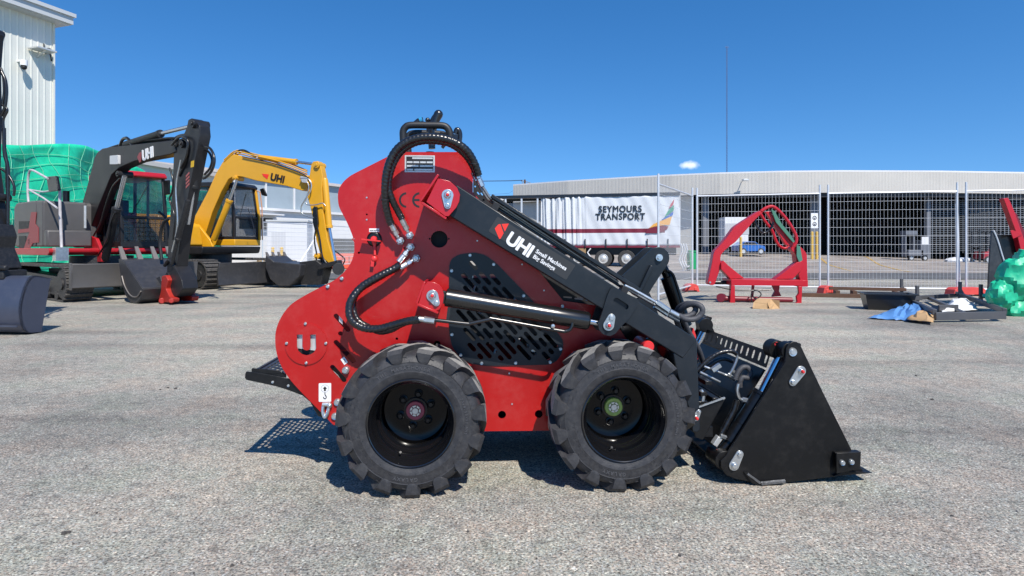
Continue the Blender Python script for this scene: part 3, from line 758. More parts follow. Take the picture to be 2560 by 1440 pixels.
# steel pipe below the cylinder
pp=[(1062,799),(1085,800),(1165,809),(1178,808),(1225,798),(1238,798),(1395,826),(1412,828),(1424,824),(1430,815),(1432,806)]
mb=MB(); mb.tube(crom([L.P(x,y,.075) for x,y in pp],6),.0078,12); 
k=L.P(1123,768,.08); k2=L.P(1119,800,.08); mb.obox(k,k2,.006,.012)
pipe=mb.build('steel_pipe',GUN,loader)
mb=MB(); p=L.P(1382,815,.07); mb.lathe([(.0001,-.01),(.008,-.008),(.009,0)],10,(p.x,p.y,p.z)); mb.cyl(L.P(1060,798,.075),L.P(1086,801,.075),.014,6); mb.cyl(L.P(1046,797,.075),L.P(1062,799,.075),.0115,12); mb.build('hose_fitting',ZINC,pipe)
# ---- wrapped hoses on the side
def hose(px,v,r,name='wrapped_hose',sp=.016,m=HOSE,vs=None,parent=None,amp=.035,n=12):
    P=[L.P(x,y,(vs[i] if vs else v)) for i,(x,y) in enumerate(px)]
    q=MB(); q.tube(crom(P,5),r,n,seg=.0035 if sp else None,spiral=sp,amp=amp); return q.build(name,m,parent or loader,smooth=50)
def fitting(a,b,v,r,parent=None,eye=True,vb=None):
    A=L.P(*a,v); B=L.P(*b,vb if vb is not None else v); q=MB(); d=B-A
    q.tube([A,A+d*.42],r,14); q.tube([A+d*.42,A+d*.44,A+d*.80],[r*.6,r*.6,r*.6],12); q.tube([A+d*.46,A+d*.66],r*1.05,6)
    if eye:
        q.cyl((B.x,B.y-r*1.0,B.z),(B.x,VP,B.z),r*.8,14); q.ball(tuple(B),r*1.15); q.cyl((B.x,B.y,B.z),(B.x,VP-.004,B.z),r*1.35,6)
    return q.build('hose_fitting',ZINC,parent or loader,smooth=40)
vA=VP-.10
h1=hose([(1196,438),(1186,408),(1168,378),(1140,357),(1105,346),(1066,343),(1030,349),(1001,365),(981,390),(968,424),(963,465),(964,510),(973,548),(979,562)],0,.0165,vs=[.19,.17,.15,.14,.14,.14,.14,.14,.145,.15,.16,.18,.2,.205])
hose([(1194,446),(1180,412),(1160,384),(1130,362),(1100,354),(1066,352),(1036,358),(1009,374),(990,397),(977,428),(971,465),(981,500),(995,528),(1006,548)],0,.0145,vs=[.215,.2,.18,.17,.17,.17,.17,.17,.17,.17,.17,.18,.2,.205])
fitting((975,556),(1000,602),.205,.0125,vb=.225); fitting((1003,545),(1024,588),.205,.0125,vb=.225)
hose([(1000,662),(985,672),(945,692),(906,716),(881,745),(873,772),(879,800),(905,818),(945,822),(985,812),(1018,803),(1050,798)],0,.0165,vs=[.2,.195,.18,.17,.15,.14,.13,.13,.12,.11,.09,.075])
hose([(992,666),(965,684),(930,704),(897,726),(884,750),(884,776),(896,802),(920,817),(950,829),(978,824),(1000,812),(1030,800)],0,.0135,vs=[.215,.21,.205,.2,.19,.18,.17,.165,.16,.15,.14,.12])
fitting((996,655),(1026,618),.2,.0125,vb=.222); fitting((1000,671),(1040,646),.2,.0125,vb=.222)
mb=MB()
for px in ((972,426),(1055,350),(905,716),(1186,410),(893,798),(963,500)):
    p=L.P(px[0],px[1],.155); mb.lathe([(.0185,-.002),(.0185,.002)],14,(p.x,p.y,p.z),ax='z')
mb.build('cable_tie',INK,h1)
# steel pipes from hose end over the arm
rail=[(1228,489),(1300,534),(1400,596),(1500,660),(1594,722)]
VR=.20
mb=MB(); mb.tube(crom([L.P(1192,432,.19),L.P(1200,455,.19),L.P(1214,478,.19),L.P(1228,497,.19),L.P(1262,520,VR),L.P(1545,705,VR)],3),.0062,10); 
mb.tube(crom([L.P(1187,436,.215),L.P(1196,460,.215),L.P(1210,484,.215),L.P(1226,503,.215),L.P(1262,526,VR+.02),L.P(1545,711,VR+.02)],3),.0062,10)
pipes=mb.build('steel_pipe',mat('grey_steel_pipe',(.30,.29,.27),.35,metal=.7),loader)
mb=MB(); mb.cyl(L.P(1189,424,.19),L.P(1197,446,.19),.013,6); mb.cyl(L.P(1198,448,.19),L.P(1206,466,.19),.012,6); mb.cyl(L.P(1183,430,.215),L.P(1192,452,.215),.012,6); mb.build('hose_fitting',ZINC,pipes)
mb=MB(); 
for (ax,ay,bx,by,w,h_) in ((1228,490,1598,726,.028,.016),):
    a=L.P(ax,ay,VR+.0); b=L.P(bx,by,VR+.0); mb.obox(a,b,.05,.017)
a=L.P(1236,517,VR+.01);b=L.P(1560,722,VR+.01); mb.obox(a,b,.03,.010)
mb.build('hose_guard_rail',SLATE,na,bevel=.003)
mb=MB()
for c_ in ((1243,508),(1563,716)):
    p=L.P(*c_,VR-.02); q=L.P(c_[0]-9,c_[1]+18,VR-.02); mb.obox(p,q,.05,.03)
mb.build('pipe_clamp',BLACKM,na,bevel=.002)
mb=MB(); mb.tube([L.P(1562,714,VR-.02),L.P(1580,722,VR-.02),L.P(1650,762,VR-.02)],.0075,12); mb.tube([L.P(1572,724,VR+.01),L.P(1655,772,VR+.01)],.0075,12)
for a_,b_,r_ in (((1640,755),(1656,766),.013),((1656,766),(1672,777),.0125),((1674,778),(1700,792),.0115)):
    mb.cyl(L.P(*a_,VR-.02),L.P(*b_,VR-.02),r_,6 if r_>.012 else 14); mb.cyl(L.P(a_[0]-3,a_[1]+9,VR+.01),L.P(b_[0]-3,b_[1]+9,VR+.01),r_,6 if r_>.012 else 14)
mb.build('hose_fitting',ZINC,na)
hose([(1696,788),(1715,798),(1738,797),(1753,785),(1756,772),(1746,762),(1728,760),(1710,768),(1700,782),(1708,800),(1722,830),(1745,870),(1758,905)],0,.0125,'coiled_hose',.007,HOSEG,vs=[.18]*5+[.19,.21,.24,.27,.3,.34,.38,.42],amp=.03)
hose([(1692,792),(1712,792),(1730,786),(1739,775),(1736,764),(1722,759),(1706,763),(1694,775),(1690,795),(1702,830),(1725,870),(1740,905)],0,.0125,'coiled_hose',.007,HOSEG,vs=[.21]*4+[.22,.24,.27,.3,.32,.36,.4,.44],amp=.03)
# decal on the arm: panel, logo, words
vd=.0795
al=math.atan2(L.P(1460,667,.08).z-L.P(1143,463,.08).z,L.P(1460,667,.08).x-L.P(1143,463,.08).x)
dec=[(1244,541),(1439,663),(1415,700),(1221,578)]
mb=MB(); mb.prism(rounded(P2(dec,.0795),.006),.0788,.0795); dc=mb.build('logo_decal',LABELG,na)
vd=.0787
mb=MB(); mb.prism(rounded(P2([(1237,571),(1246,561),(1251,560),(1259,583),(1251,597),(1248,597)],vd),.001),vd-.0006,vd); mb.prism(rounded(P2([(1254,560),(1272,559),(1262,579)],vd),.0008),vd-.0006,vd); mb.build('diamond_logo',LOGOR,dc)
p=L.P(1261,604,vd)
to=text('UHI',.073,WHITE,dc,(p.x,vd-.0002,p.z),rot=al-.01,bold=.0008,fat=.0022,ext=.0010,shear=0,space=.96,name='brand_lettering')
p=L.P(1338,631,vd); text('Small Machines',.0232,WHITE,dc,(p.x,vd-.0002,p.z),rot=al+.03,bold=.0001,fat=.0005,space=1.03,name='slogan_lettering',shear=0)
p=L.P(1331,644,vd); text('Big Savings',.0232,WHITE,dc,(p.x,vd-.0002,p.z),rot=al+.03,bold=.0001,fat=.0005,space=1.03,name='slogan_lettering',shear=0)
# ---- controls on top
mb=MB(); vv=VM-.10
loop=[(1010,383),(1008,345),(1008,328),(1014,318),(1026,313),(1070,313),(1106,314),(1119,321),(1125,334),(1126,345)]
mb.tube(crom([L.P(x,y,vv) for x,y in loop],4),.0165,14)
mb.tube(crom([L.P(x,y,VM+.10) for x,y in [(1022,390),(1020,350),(1022,338),(1040,332),(1100,334),(1114,340),(1120,352)]],4),.0155,14)
hb=mb.build('hand_rail',mat('rail_foam',(.013,.013,.014),.5),loader)
mb=MB(); mb.tube(crom([L.P(x,y,VM) for x,y in [(1080,372),(1078,330),(1082,305),(1091,290),(1098,284)]],4),.0165,14); mb.ball(tuple(L.P(1096,286,VM)),.0225)
mb.tube([L.P(1082,322,VM),L.P(1090,298,VM),L.P(1096,286,VM)],[.019,.0205,.0225],14)
mb.ball(tuple(L.P(1069,300,VM)),.012); mb.cyl(L.P(1069,302,VM),L.P(1068,330,VM),.005,8)
p=L.P(1075,383,VM)
mb.lathe([(.040,.0),(.040,.006),(.034,.009),(.038,.014),(.032,.018),(.035,.023),(.029,.027),(.031,.032),(.024,.036),(.02,.05)],24,(p.x,p.y,zt-.005),ax='z')
mb.tube([L.P(1030,312,VM+.05),L.P(1046,302,VM+.05),L.P(1058,300,VM+.05)],[.008,.013,.014],12)
js=mb.build('joystick',mat('joystick_plastic',(.012,.012,.015),.28,coat=.4),loader)
mb=MB(); mb.tube([L.P(1049,302,VM+.05),L.P(1056,299,VM+.05)],[.0148,.0155],14); mb.build('blue_button',BLUEC,js)
mb=MB(); mb.tube(crom([L.P(x,y,VM-.02) for x,y in [(1148,356),(1150,340),(1148,328),(1142,324),(1138,334)]],4),.012,12); mb.obox(L.P(1100,338,VM),L.P(1145,345,VM),.06,.022); mb.obox(L.P(1120,352,VM+.02),L.P(1140,372,VM+.02),.02,.01); mb.box(L.P(1108,382,VM).x,L.P(1150,382,VM).x,VM-.12,VM+.12,zt-.01,zt+.012)
mb.tube([L.P(1105,370,VM),L.P(1120,352,VM)],.008,8)
mb.build('lever_bank',mat('joystick_plastic',(0,0,0)),loader,bevel=.002)
# ---- front end: chassis, tilt bracket, tilt cylinder
mb=MB(); tb=[(1600,742),(1554,690),(1627,624),(1634,619),(1646,617),(1660,621),(1670,632),(1673,645),(1670,658),(1634,712),(1612,748)]
tb2=[(1600,742),(1556,692),(1630,625),(1646,618),(1672,645),(1634,712),(1624,880),(1700,1000),(1560,1000),(1560,800)]
mb.prism(rounded(P2(tb,VM-.07),.008),VM-.078,VM-.066); mb.prism(rounded(P2(tb,VM-.07),.008),VM+.066,VM+.078)
mb.obox(L.P(1600,742,VM-.072),L.P(1690,960,VM-.072),.012,.10,(1,0,0)); mb.obox(L.P(1600,742,VM+.072),L.P(1690,960,VM+.072),.012,.10,(1,0,0))
tbo=mb.build('tilt_bracket',SLATE,loader,bevel=.002)
mb=MB(); mb.obox(L.P(1630,664,VM-.09),L.P(1592,742,VM-.09),.02,.02,(1,0,0)); mb.build('stiffener',SLATE,tbo,bevel=.004)
p=L.P(1647,644,VM-.08); mb=MB(); mb.cyl((p.x,VM-.09,p.z),(p.x,VM+.09,p.z),.017,20); mb.cyl((p.x,VM-.1,p.z),(p.x,VM-.09,p.z),.010,6); mb.build('pivot_pin',ZINC,tbo)
A=L.P(1650,650,VM);B=L.P(1668,690,VM);C=L.P(1712,815,VM);D=L.P(1745,905,VM)
mb=MB(); mb.tube([A,B,B+(C-B)*.02,C,C],[.02,.022,.036,.036,.03],24); tc_=mb.build('tilt_cylinder',BGLOSS,loader)
mb=MB(); mb.cyl(C,D,.018); mb.build('rod',CHROME,tc_)
mb=MB(); mb.tube(crom([L.P(x,y,VM-.03) for x,y in [(1666,676),(1676,680),(1684,690),(1692,716),(1706,768),(1712,790)]],4),.007,10); mb.build('steel_pipe',BGLOSS,tc_)
# mid chassis behind front wheels and arm cross tube
mb=MB(); a=L.P(1546,830,VP+.02); b=L.P(1690,1000,VP+.02)
mb.prism(P2([(1590,885),(1612,852),(1626,846),(1640,850),(1650,880),(1700,960),(1700,1040),(1600,1060)],.20),.215,.235)
mb.prism(P2([(1590,885),(1612,852),(1626,846),(1640,850),(1650,880),(1700,960),(1700,1040),(1600,1060)],.20),.86,.88)
mb.obox(L.P(1672,905,.3),L.P(1672,905,.3)+Vector((0,.5,0)),.09,.07); mb.obox(L.P(1650,850,.3),L.P(1690,850,.3)+Vector((0,.5,0)),.06,.06)
mb.obox(L.P(1690,880,.17),L.P(1690,880,.17)+Vector((0,.76,0)),.08,.08)
mb.build('front_chassis',BLACK,loader,bevel=.003)
mb=MB(); p=L.P(1622,867,.08); mb.lathe([(.0001,-.05),(.021,-.05),(.024,-.046),(.024,.10)],24,(p.x,.13,p.z)); mb.build('pin_cap',REDPL,loader)
mb=MB(); p=L.P(1738,830,.5); mb.prism(P2([(1728,838),(1734,820),(1740,838),(1742,865),(1750,890),(1744,900),(1736,880)],.40),.40,.44); mb.build('lock_lever',REDPL,loader,bevel=.002)
pin_plate((1738,1043),(1746,1029),.078,.015,.0095,na)
# ---- quick hitch
mb=MB(); ck=[(1724,1028),(1746,1022),(1814,996),(1804,1015),(1757,1101),(1739,1092),(1732,1062)]
mb.prism(P2(ck,.14),.14,.15); mb.prism(P2(ck,.14),.946,.956)
a=L.P(1812,998,.14);b=L.P(1757,1100,.14); mb.obox(((a.x+b.x)/2+.002,.548,(a.z+b.z)/2) if 0 else (a.x,.548,a.z),(b.x,.548,b.z),.80,.012,(1,0,.3))
mb.obox(L.P(1756,1018,.15),L.P(1756,1018,.15)+Vector((0,.8,0)),.05,.05); mb.obox(L.P(1770,1080,.15),L.P(1770,1080,.15)+Vector((0,.8,0)),.045,.045)
for px,py in ((1760,985),(1790,1000),(1772,958)):
    mb.obox(L.P(px,py,.15),L.P(px,py,.15)+Vector((0,.78,0)),.03,.018)
qh=mb.build('quick_hitch',BLACK,loader,bevel=.002)
mb=MB(); mb.obox(L.P(1722,1026,.13),L.P(1812,994,.13),.008,.006); mb.tube(crom([L.P(x,y,.16) for x,y in [(1752,975),(1758,985),(1757,1002),(1753,1012),(1765,1018)]],4),.008,8); mb.build('hitch_handle',ZINC,qh)
# ---- four-in-one bucket
BV=.05; BW=1.05
side_px=[(1966,870),(1972,860),(1982,854),(1993,855),(2003,866),(2060,985),(2131,1128),(2145,1165),(2160,1176),(2086,1192),(1964,1207),(1905,1215),(1892,1208),(1838,1197),(1816,1188),(1803,1170),(1802,1152),(1815,1140),(1963,905)]
mb=MB(); mb.prism(P2(side_px,BV),BV,BV+.012); sp_=mb.build('bucket_side',BUCK,None,bevel=.002)
bucket=sp_; bucket.name='bucket'; bucket.data.name='bucket'; bucket.parent=loader
mb=MB(); mb.prism(P2(side_px,BV),BW-.012,BW); mb.build('side_panel',BUCK,bucket,bevel=.002)
prof=[(1912,924),(1865,1000),(1826,1085),(1812,1140),(1820,1180),(1850,1196),(1905,1210),(2090,1188)]
pz=P2(prof[:4],.19)+P2(prof[4:],.062); mb=MB()
for k,(a,b) in enumerate(zip(pz,pz[1:])):
    mb.obox((a[0],(BV+BW)/2,a[1]),(b[0],(BV+BW)/2,b[1]),BW-BV-(.026 if k>3 else .28),.010)
mb.build('bucket_shell',BUCK,bucket,smooth=0)
a=P2([(1930,880),(1916,920)],.19)
U0=Vector((a[1][0],0,a[1][1]));U1=Vector((a[0][0]-.004,0,a[0][1]));
hs=[]
Wd=BW-BV-.28; Ln=(U1-U0).length
for k in range(12):
    y=.025+k*.060; hs.append(slot((y,Ln*.34),(y,Ln*.66),.0088,5))
q=MB(); q.prism(rounded([(0,0),(Wd,0),(Wd,Ln),(0,Ln)],.006),-.0005,.0005,hs); dd=(U1-U0).normalized(); nn=dd.cross(Vector((0,1,0)))
q.v=[tuple(U0+Vector((0,BV+.14+x,0))+dd*z+nn*y) for x,y,z in q.v]
q.build('slotted_spill_guard',BUCK,bucket,smooth=0,fix=True)
# folded front reinforcement, edge, bolts
mb=MB(); A=L.P(2088,1131,BV-.02);B=L.P(2149,1128,BV-.02);C=L.P(2147,1170,BV-.02);D=L.P(2088,1182,BV-.02)
mb.prism([(A.x,A.z),(B.x,B.z),(C.x,C.z),(D.x,D.z)],BV-.030,BV-.020); mb.prism([(A.x,A.z),(B.x,B.z),(B.x,B.z-.006),(A.x,A.z-.006)],BV-.020,BV)
ec=mb.build('edge_bracket',BUCK,bucket,bevel=.0015)
bolts([(2104,1156),(2127,1154)],'hex_bolt',ec,.0115,BV-.030,.014)
mb=MB(); e0=P2([(2080,1188),(2178,1180)],BV); mb.prism([e0[0],(e0[1][0],e0[1][1]),(e0[0][0]+.05,e0[0][1]+.022)],BV-.012,BW+.012); mb.build('cutting_edge',BUCK,bucket,bevel=.001)
mb=MB(); mb.tube([L.P(1868,1184,BV-.006),L.P(1884,1196,BV-.006),L.P(1900,1208,BV-.006)],.006,6); mb.tube([L.P(1902,1209,BV-.008),L.P(1962,1203,BV-.008)],.0085,6); mb.build('skid_rod',mat('worn_skid_steel',(.16,.16,.16),.4,metal=.6,var=.5,vs=60,bump=.6,bs=120),bucket)
mb=MB(); mb.prism(P2([(1860,1180),(1872,1182),(1902,1206),(1962,1204),(1962,1208),(1905,1216),(1880,1208)],BV-.006),BV-.008,BV); mb.build('skid_shoe',BUCK,bucket)
# top pivot ears
mb=MB(); p=L.P(1980,880,BV); mb.cyl((p.x,BV+.012,p.z),(p.x,BV+.06,p.z),.038,28)
e=L.P(1941,873,BV+.09); mb.cyl((e.x,BV+.075,e.z),(e.x,BV+.135,e.z),.040,28); mb.obox((e.x,BV+.10,e.z),(p.x,BV+.06,p.z),.05,.06)
mb.prism(rounded(P2([(1960,900),(1963,868),(1978,852),(2000,858),(1968,930),(1946,960),(1935,950)],BV+.03),.01),BV+.014,BV+.05)
ears=mb.build('pivot_ears',BUCK,bucket,bevel=.002)
bolts([(1981,880)],'pivot_pin',ears,.019,BV,.009)
pin_plate((2001,927),(1981,955),BV-.001,.021,.016,bucket); pin_plate((1834,1163),(1848,1135),BV-.001,.021,.016,bucket,red=False)
mb=MB(); p=L.P(1940,861,BV+.08); mb.ball(tuple(p),.012); p=L.P(1795,1129,BV+.05); mb.ball(tuple(p),.011); mb.build('grease_cap',REDPL,bucket)
mb=MB(); p=L.P(1815,1155,BV); mb.cyl((p.x,BV+.013,p.z),(p.x,BV+.055,p.z),.04,28); p=L.P(1792,1140,BV+.1); mb.cyl((p.x,BV+.07,p.z),(p.x,BV+.14,p.z),.036,28); mb.obox((p.x,BV+.1,p.z),(L.P(1815,1155,BV).x,BV+.05,p.z-.01),.03,.05); mb.build('pivot_ears',BUCK,bucket,bevel=.002)
# clam cylinder
vz=BV+.085
A=L.P(1800,1132,vz);B=L.P(1826,1104,vz);C=L.P(1905,980,vz);D=L.P(1948,893,vz)
mb=MB(); d=C-B; mb.tube([A,B,B,B+d*.03,B+d*.03,B+d*.34,B+d*.345,B+d*.35,B+d*.93,B+d*.94,B+d*.99,C],[.02,.022,.034,.034,.0325,.0325,.031,.0325,.0325,.036,.036,.032],28)
cc=mb.build('clam_cylinder',BLACK,bucket,smooth=40)
mb=MB(); mb.cyl(C,D,.0175,24); mb.build('rod',CHROME,cc)
for nm in ('pivot_ears','clam_cylinder'):
    for o in [x for x in bucket.children if x.name.split('.')[0]==nm]:
        c=copy_tree(o,bucket); c.scale.y=-1; c.location.y=BV+BW
# hoses at the bucket
v5=BV+.16
def bh(px,v,r,m,sp=0,name='bucket_hose'): return hose(px,v,r,name,sp,m,parent=loader)
bh([(1738,930),(1756,912),(1780,892),(1805,880),(1830,878),(1842,886)],.3,.0095,HOSE,.018)
bh([(1745,935),(1765,920),(1790,902),(1812,897),(1832,904)],.34,.0095,HOSE,.018)
mb=MB(); mb.tube(crom([L.P(x,y,.3) for x,y in [(1828,878),(1838,882),(1843,892),(1838,910),(1828,930),(1820,940)]],4),.006,10); mb.tube([L.P(1760,916,.3),L.P(1822,940,.3)],.0055,8); mb.tube([L.P(1750,930,.3),L.P(1800,955,.3)],.0055,8)
mb.obox(L.P(1780,926,.28),L.P(1800,912,.28),.02,.018); mb.cyl(L.P(1818,936,.29),L.P(1838,948,.29),.0095,6); mb.cyl(L.P(1830,925,.3),L.P(1840,935,.3),.008,6)
mb.build('hydraulic_coupler',ZINC,loader)
bh([(1838,948),(1845,930),(1858,918),(1870,920),(1876,932),(1870,944),(1856,944),(1850,955),(1850,968)],.24,.0115,HOSEG,.006)
bh([(1848,958),(1842,975),(1846,990)],.2,.009,HOSEG,.006)
mb=MB(); mb.tube(crom([L.P(x,y,.15) for x,y in [(1846,960),(1843,978),(1849,996),(1862,1000)]],4),.0065,8); mb.cyl(L.P(1855,999,.15),L.P(1870,1002,.15),.011,6)
mb.cyl(L.P(1800,1090,.13),L.P(1820,1096,.13),.010,6); mb.build('hose_fitting',ZINC,loader)
bh([(1842,1000),(1836,1022),(1822,1050),(1806,1080),(1800,1092)],.16,.0125,HOSE,.04)
mb=MB(); mb.obox(L.P(1798,1092,.14),L.P(1784,1112,.14),.03,.022); mb.build('valve_block',ALU,loader,bevel=.002)
# ============================================================ excavators
YEL=mat('yellow_paint',(0.66,0.33,0.012),0.38,coat=.3,var=.06,vs=2,dust=.04)
EGREY=mat('dark_grey_paint',(0.016,0.016,0.018),0.42,coat=.1,var=.1,vs=2,dust=.03)
EPANEL=mat('graphite_panel',(0.085,0.081,0.079),0.45,coat=.08,var=.08,vs=2,dust=.03)
ERED=mat('machine_red',(0.40,0.008,0.014),0.4,coat=.15,var=.06,vs=2,dust=.05)
STRIPE=mat('faded_red_stripe',(0.30,0.05,0.055),0.5)
TRK=mat('rubber_track',(0.05,0.048,0.046),0.8,var=.3,vs=10,dust=.5)
TRKF=mat('track_frame_paint',(0.022,0.022,0.024),0.5,dust=.3,vs=8)
BSTEEL=mat('digger_bucket_steel',(0.034,0.034,0.037),0.42,coat=.1,var=.15,vs=3,dust=.08)
TOOTH=mat('worn_tooth_steel',(0.20,0.18,0.165),0.5,metal=.4)
GALV=mat('galvanised_steel',(0.62,0.64,0.67),0.42,metal=.25,var=.1,vs=4)
PALE=mat('pale_rail_paint',(0.48,0.46,0.47),0.5,var=.2,vs=10)
CGLASS=mat('cab_glass',(0.02,0.04,0.06),0.06,alpha=.42,coat=.5)
ORNG=mat('orange_coupler',(0.36,0.022,0.014),0.45)
STEEL=mat('bright_rod',(0.55,0.58,0.62),0.2,metal=.9)
def track(name,u0,u1,v0,v1,h,parent,rotz=0,off=(0,0)):
    r=h/2; path=[]; n=10
    c0=u0+r*.9; c1=u1-r*.9
    for i in range(n+1):
        a=R(-90+180*i/n); path.append(Vector((c1+r*.95*math.cos(a),0,r+r*math.sin(a))))
    for i in range(n+1):
        a=R(90+180*i/n); path.append(Vector((c0+r*.95*math.cos(a),0,r+r*math.sin(a))))
    for k in (.35,.65):
        pass
    L_=[0]; P=path+[path[0]]
    for a,b in zip(P,P[1:]): L_.append(L_[-1]+(b-a).length)
    N=int(L_[-1]/.10); mb=MB()
    for k in range(N):
        s=L_[-1]*k/N; j=max(i for i in range(len(L_)) if L_[i]<=s+1e-9); j=min(j,len(P)-2)
        t=(s-L_[j])/max(1e-6,L_[j+1]-L_[j]); p=P[j].lerp(P[j+1],t); d=(P[j+1]-P[j])
        if d.length<1e-6: continue
        d.normalize(); nn=Vector((d.z,0,-d.x))
        q=[p-d*.05,p+d*.05,p+d*.05-nn*.03,p-d*.05-nn*.03]; 
        mb.prism([(x.x,x.z) for x in q],v0,v1)
        q=[p-d*.012,p+d*.02,p+d*.014+nn*.028,p-d*.008+nn*.028]
        mb.prism([(x.x,x.z) for x in q],v0,v1)
    def place(o):
        o.rotation_euler.z=rotz; o.location=(off[0],off[1],0)
        return o
    tr=place(mb.build('track',TRK,parent,smooth=0,fix=True,split=False))
    mb=MB(); vm0=v0+.05; vm1=v1-.05
    mb.prism([(c0,r*.35),(c1,r*.35),(c1,r*1.35),(c0+.2,r*1.55),(c0,r*1.2)],vm0,vm1)
    for cx,rr in ((c0,r*.82),(c1,r*.82)): mb.cyl((cx,v0+.03,r),(cx,v1-.03,r),rr,24); mb.cyl((cx,v0+.0,r),(cx,v0+.03,r),rr*.4,12)
    for k in range(5):
        x=c0+(c1-c0)*(k+.5)/5; mb.cyl((x,v0+.02,r*.32),(x,v1-.02,r*.32),r*.26,12)
    place(mb.build('track_frame',TRKF,parent,smooth=35,split=False))
def cab(parent,u0,u1,v0,v1,z0,z1,body,roof,mesh=False,zmid=None):
    t=.055; zr=z1-.13; mb=MB()
    zmid=zmid or z0+.62
    mb.box(u0,u1,v0,v1,z0,z0+.12)
    fr=u1; ft=u1-.12            # raked front
    def post(a,b,w=.06): mb.obox(a,b,w,w,(1,0,0))
    for v in (v0+t/2,v1-t/2):
        post((u1-.03,v,z0+.1),(u1-.03,v,zmid)); post((u1-.03,v,zmid),(ft-.03,v,zr)); post((u0+.03,v,z0+.1),(u0+.06,v,zr)); post(((u0+u1)/2-.08,v,z0+.1),((u0+u1)/2-.08,v,zr),.05)
        post((u0+.03,v,zmid),(u1-.03,v,zmid),.05)
    post((u1-.03,v0,zmid),(u1-.03,v1,zmid)); post((u0+.03,v0,zmid),(u0+.03,v1,zmid))
    c=mb.build('cab_frame',body,parent,bevel=.01,split=False)
    mb=MB(); mb.prism([(u0-.02,zr),(ft+.06,zr),(ft+.07,zr+.05),(ft-.02,z1-.01),(u0+.1,z1),(u0-.02,z1-.05)],v0-.02,v1+.02); mb.build('cab_roof',roof,c,bevel=.02)
    mb=MB(); mb.box(u0+.1,u0+.45,v0+.2,v1-.2,z0+.12,z0+.5); mb.box(u0+.08,u0+.2,v0+.2,v1-.2,z0+.5,z0+1.05); mb.build('seat',BLACKM,c,bevel=.03)
    g=MB(); 
    for v in (v0+.02,v1-.03): g.prism([(u0+.06,z0+.12),(u1-.05,z0+.12),(u1-.05,zmid),(ft-.05,zr),(u0+.08,zr)],v,v+.008)
    g.add([(u1-.02,v0+.05,z0+.12),(u1-.02,v1-.05,z0+.12),(u1-.02,v1-.05,zmid),(u1-.02,v0+.05,zmid)],[(0,1,2,3)])
    g.add([(u1-.02,v0+.05,zmid),(u1-.02,v1-.05,zmid),(ft-.02,v1-.05,zr),(ft-.02,v0+.05,zr)],[(0,1,2,3)])
    g.add([(u0+.04,v0+.05,zmid),(u0+.04,v1-.05,zmid),(u0+.07,v1-.05,zr),(u0+.07,v0+.05,zr)],[(0,1,2,3)])
    g.build('windows',CGLASS,c,smooth=0,split=False)
    mb=MB()
    if mesh:
        for k in range(9): mb.tube([(u1+.012,v0+.05+k*(v1-v0-.1)/8,z0+.12),(u1+.012,v0+.05+k*(v1-v0-.1)/8,zmid)],.005,4)
        for k in range(6): mb.tube([(u1+.012,v0+.05,z0+.14+k*(zmid-z0-.16)/5),(u1+.012,v1-.05,z0+.14+k*(zmid-z0-.16)/5)],.005,4)
        mb.build('screen_guard',BLACKM,c,split=False)
    mb=MB(); mb.tube([(u1-.0,v0+.2,zmid+.05),(ft+.02,v0+.55,zr-.15)],.008,5); mb.build('wiper',INK,c)
    return c
def tp(fr,px,v): return [fr.P(x,y,v) for x,y in px]
def seg_prism(fr,px,v0,v1,name,m,parent,bevel=.012,r=.0,at=None):
    mb=MB(); pl=fr.poly(px,(v0+v1)/2 if at is None else at); mb.prism(rounded(pl,r) if r else pl,v0,v1); return mb.build(name,m,parent,bevel=bevel)
def ram(fr,a,b,c,v,r1,r2,parent,m1,name='hydraulic_ram',m2=None,r=2):
    A=fr.P(*a,v);B=fr.P(*b,v);C=fr.P(*c,v); mb=MB(); d=(B-A)
    mb.tube([A,A+d*.04,A+d*.94,A+d*.95,B],[r1*.8,r1,r1,r1*1.15,r1*1.15],16); o=mb.build(name,m1,parent)
    mb=MB(); mb.cyl(B,C,r2,14); mb.build('rod',m2 or STEEL,o); return o
def digger_bucket(fr,px,w0,w1,parent,m=BSTEEL,at=None,teeth=None,nt_=4):
    at=w0 if at is None else at
    pl=fr.poly(px,at); b=MB(); b.prism(pl,w0,w0+.03); b.prism(pl,w1-.03,w1)
    for a,c in list(zip(pl,pl[1:]+pl[:1]))[:-1]:
        b.obox((a[0],(w0+w1)/2,a[1]),(c[0],(w0+w1)/2,c[1]),w1-w0-.02,.025)
    o=b.build('digging_bucket',m,parent,bevel=.006,split=False)
    if teeth:
        A=fr.P(*teeth[0],at);B=fr.P(*teeth[1],at)
        for k in range(nt_):
            v=w0+.06+(w1-w0-.12)*k/(nt_-1); q=MB(); d=(B-A)
            q.add([(A.x-.03,v-.045,A.z),(A.x+.03,v-.045,A.z),(A.x+.03,v+.045,A.z),(A.x-.03,v+.045,A.z),(B.x-.01,v-.03,B.z),(B.x+.01,v-.03,B.z),(B.x+.01,v+.03,B.z),(B.x-.01,v+.03,B.z)],[(3,2,1,0),(4,5,6,7),(0,1,5,4),(1,2,6,5),(2,3,7,6),(3,0,4,7)])
            q.build('tooth',TOOTH,o)
    return o
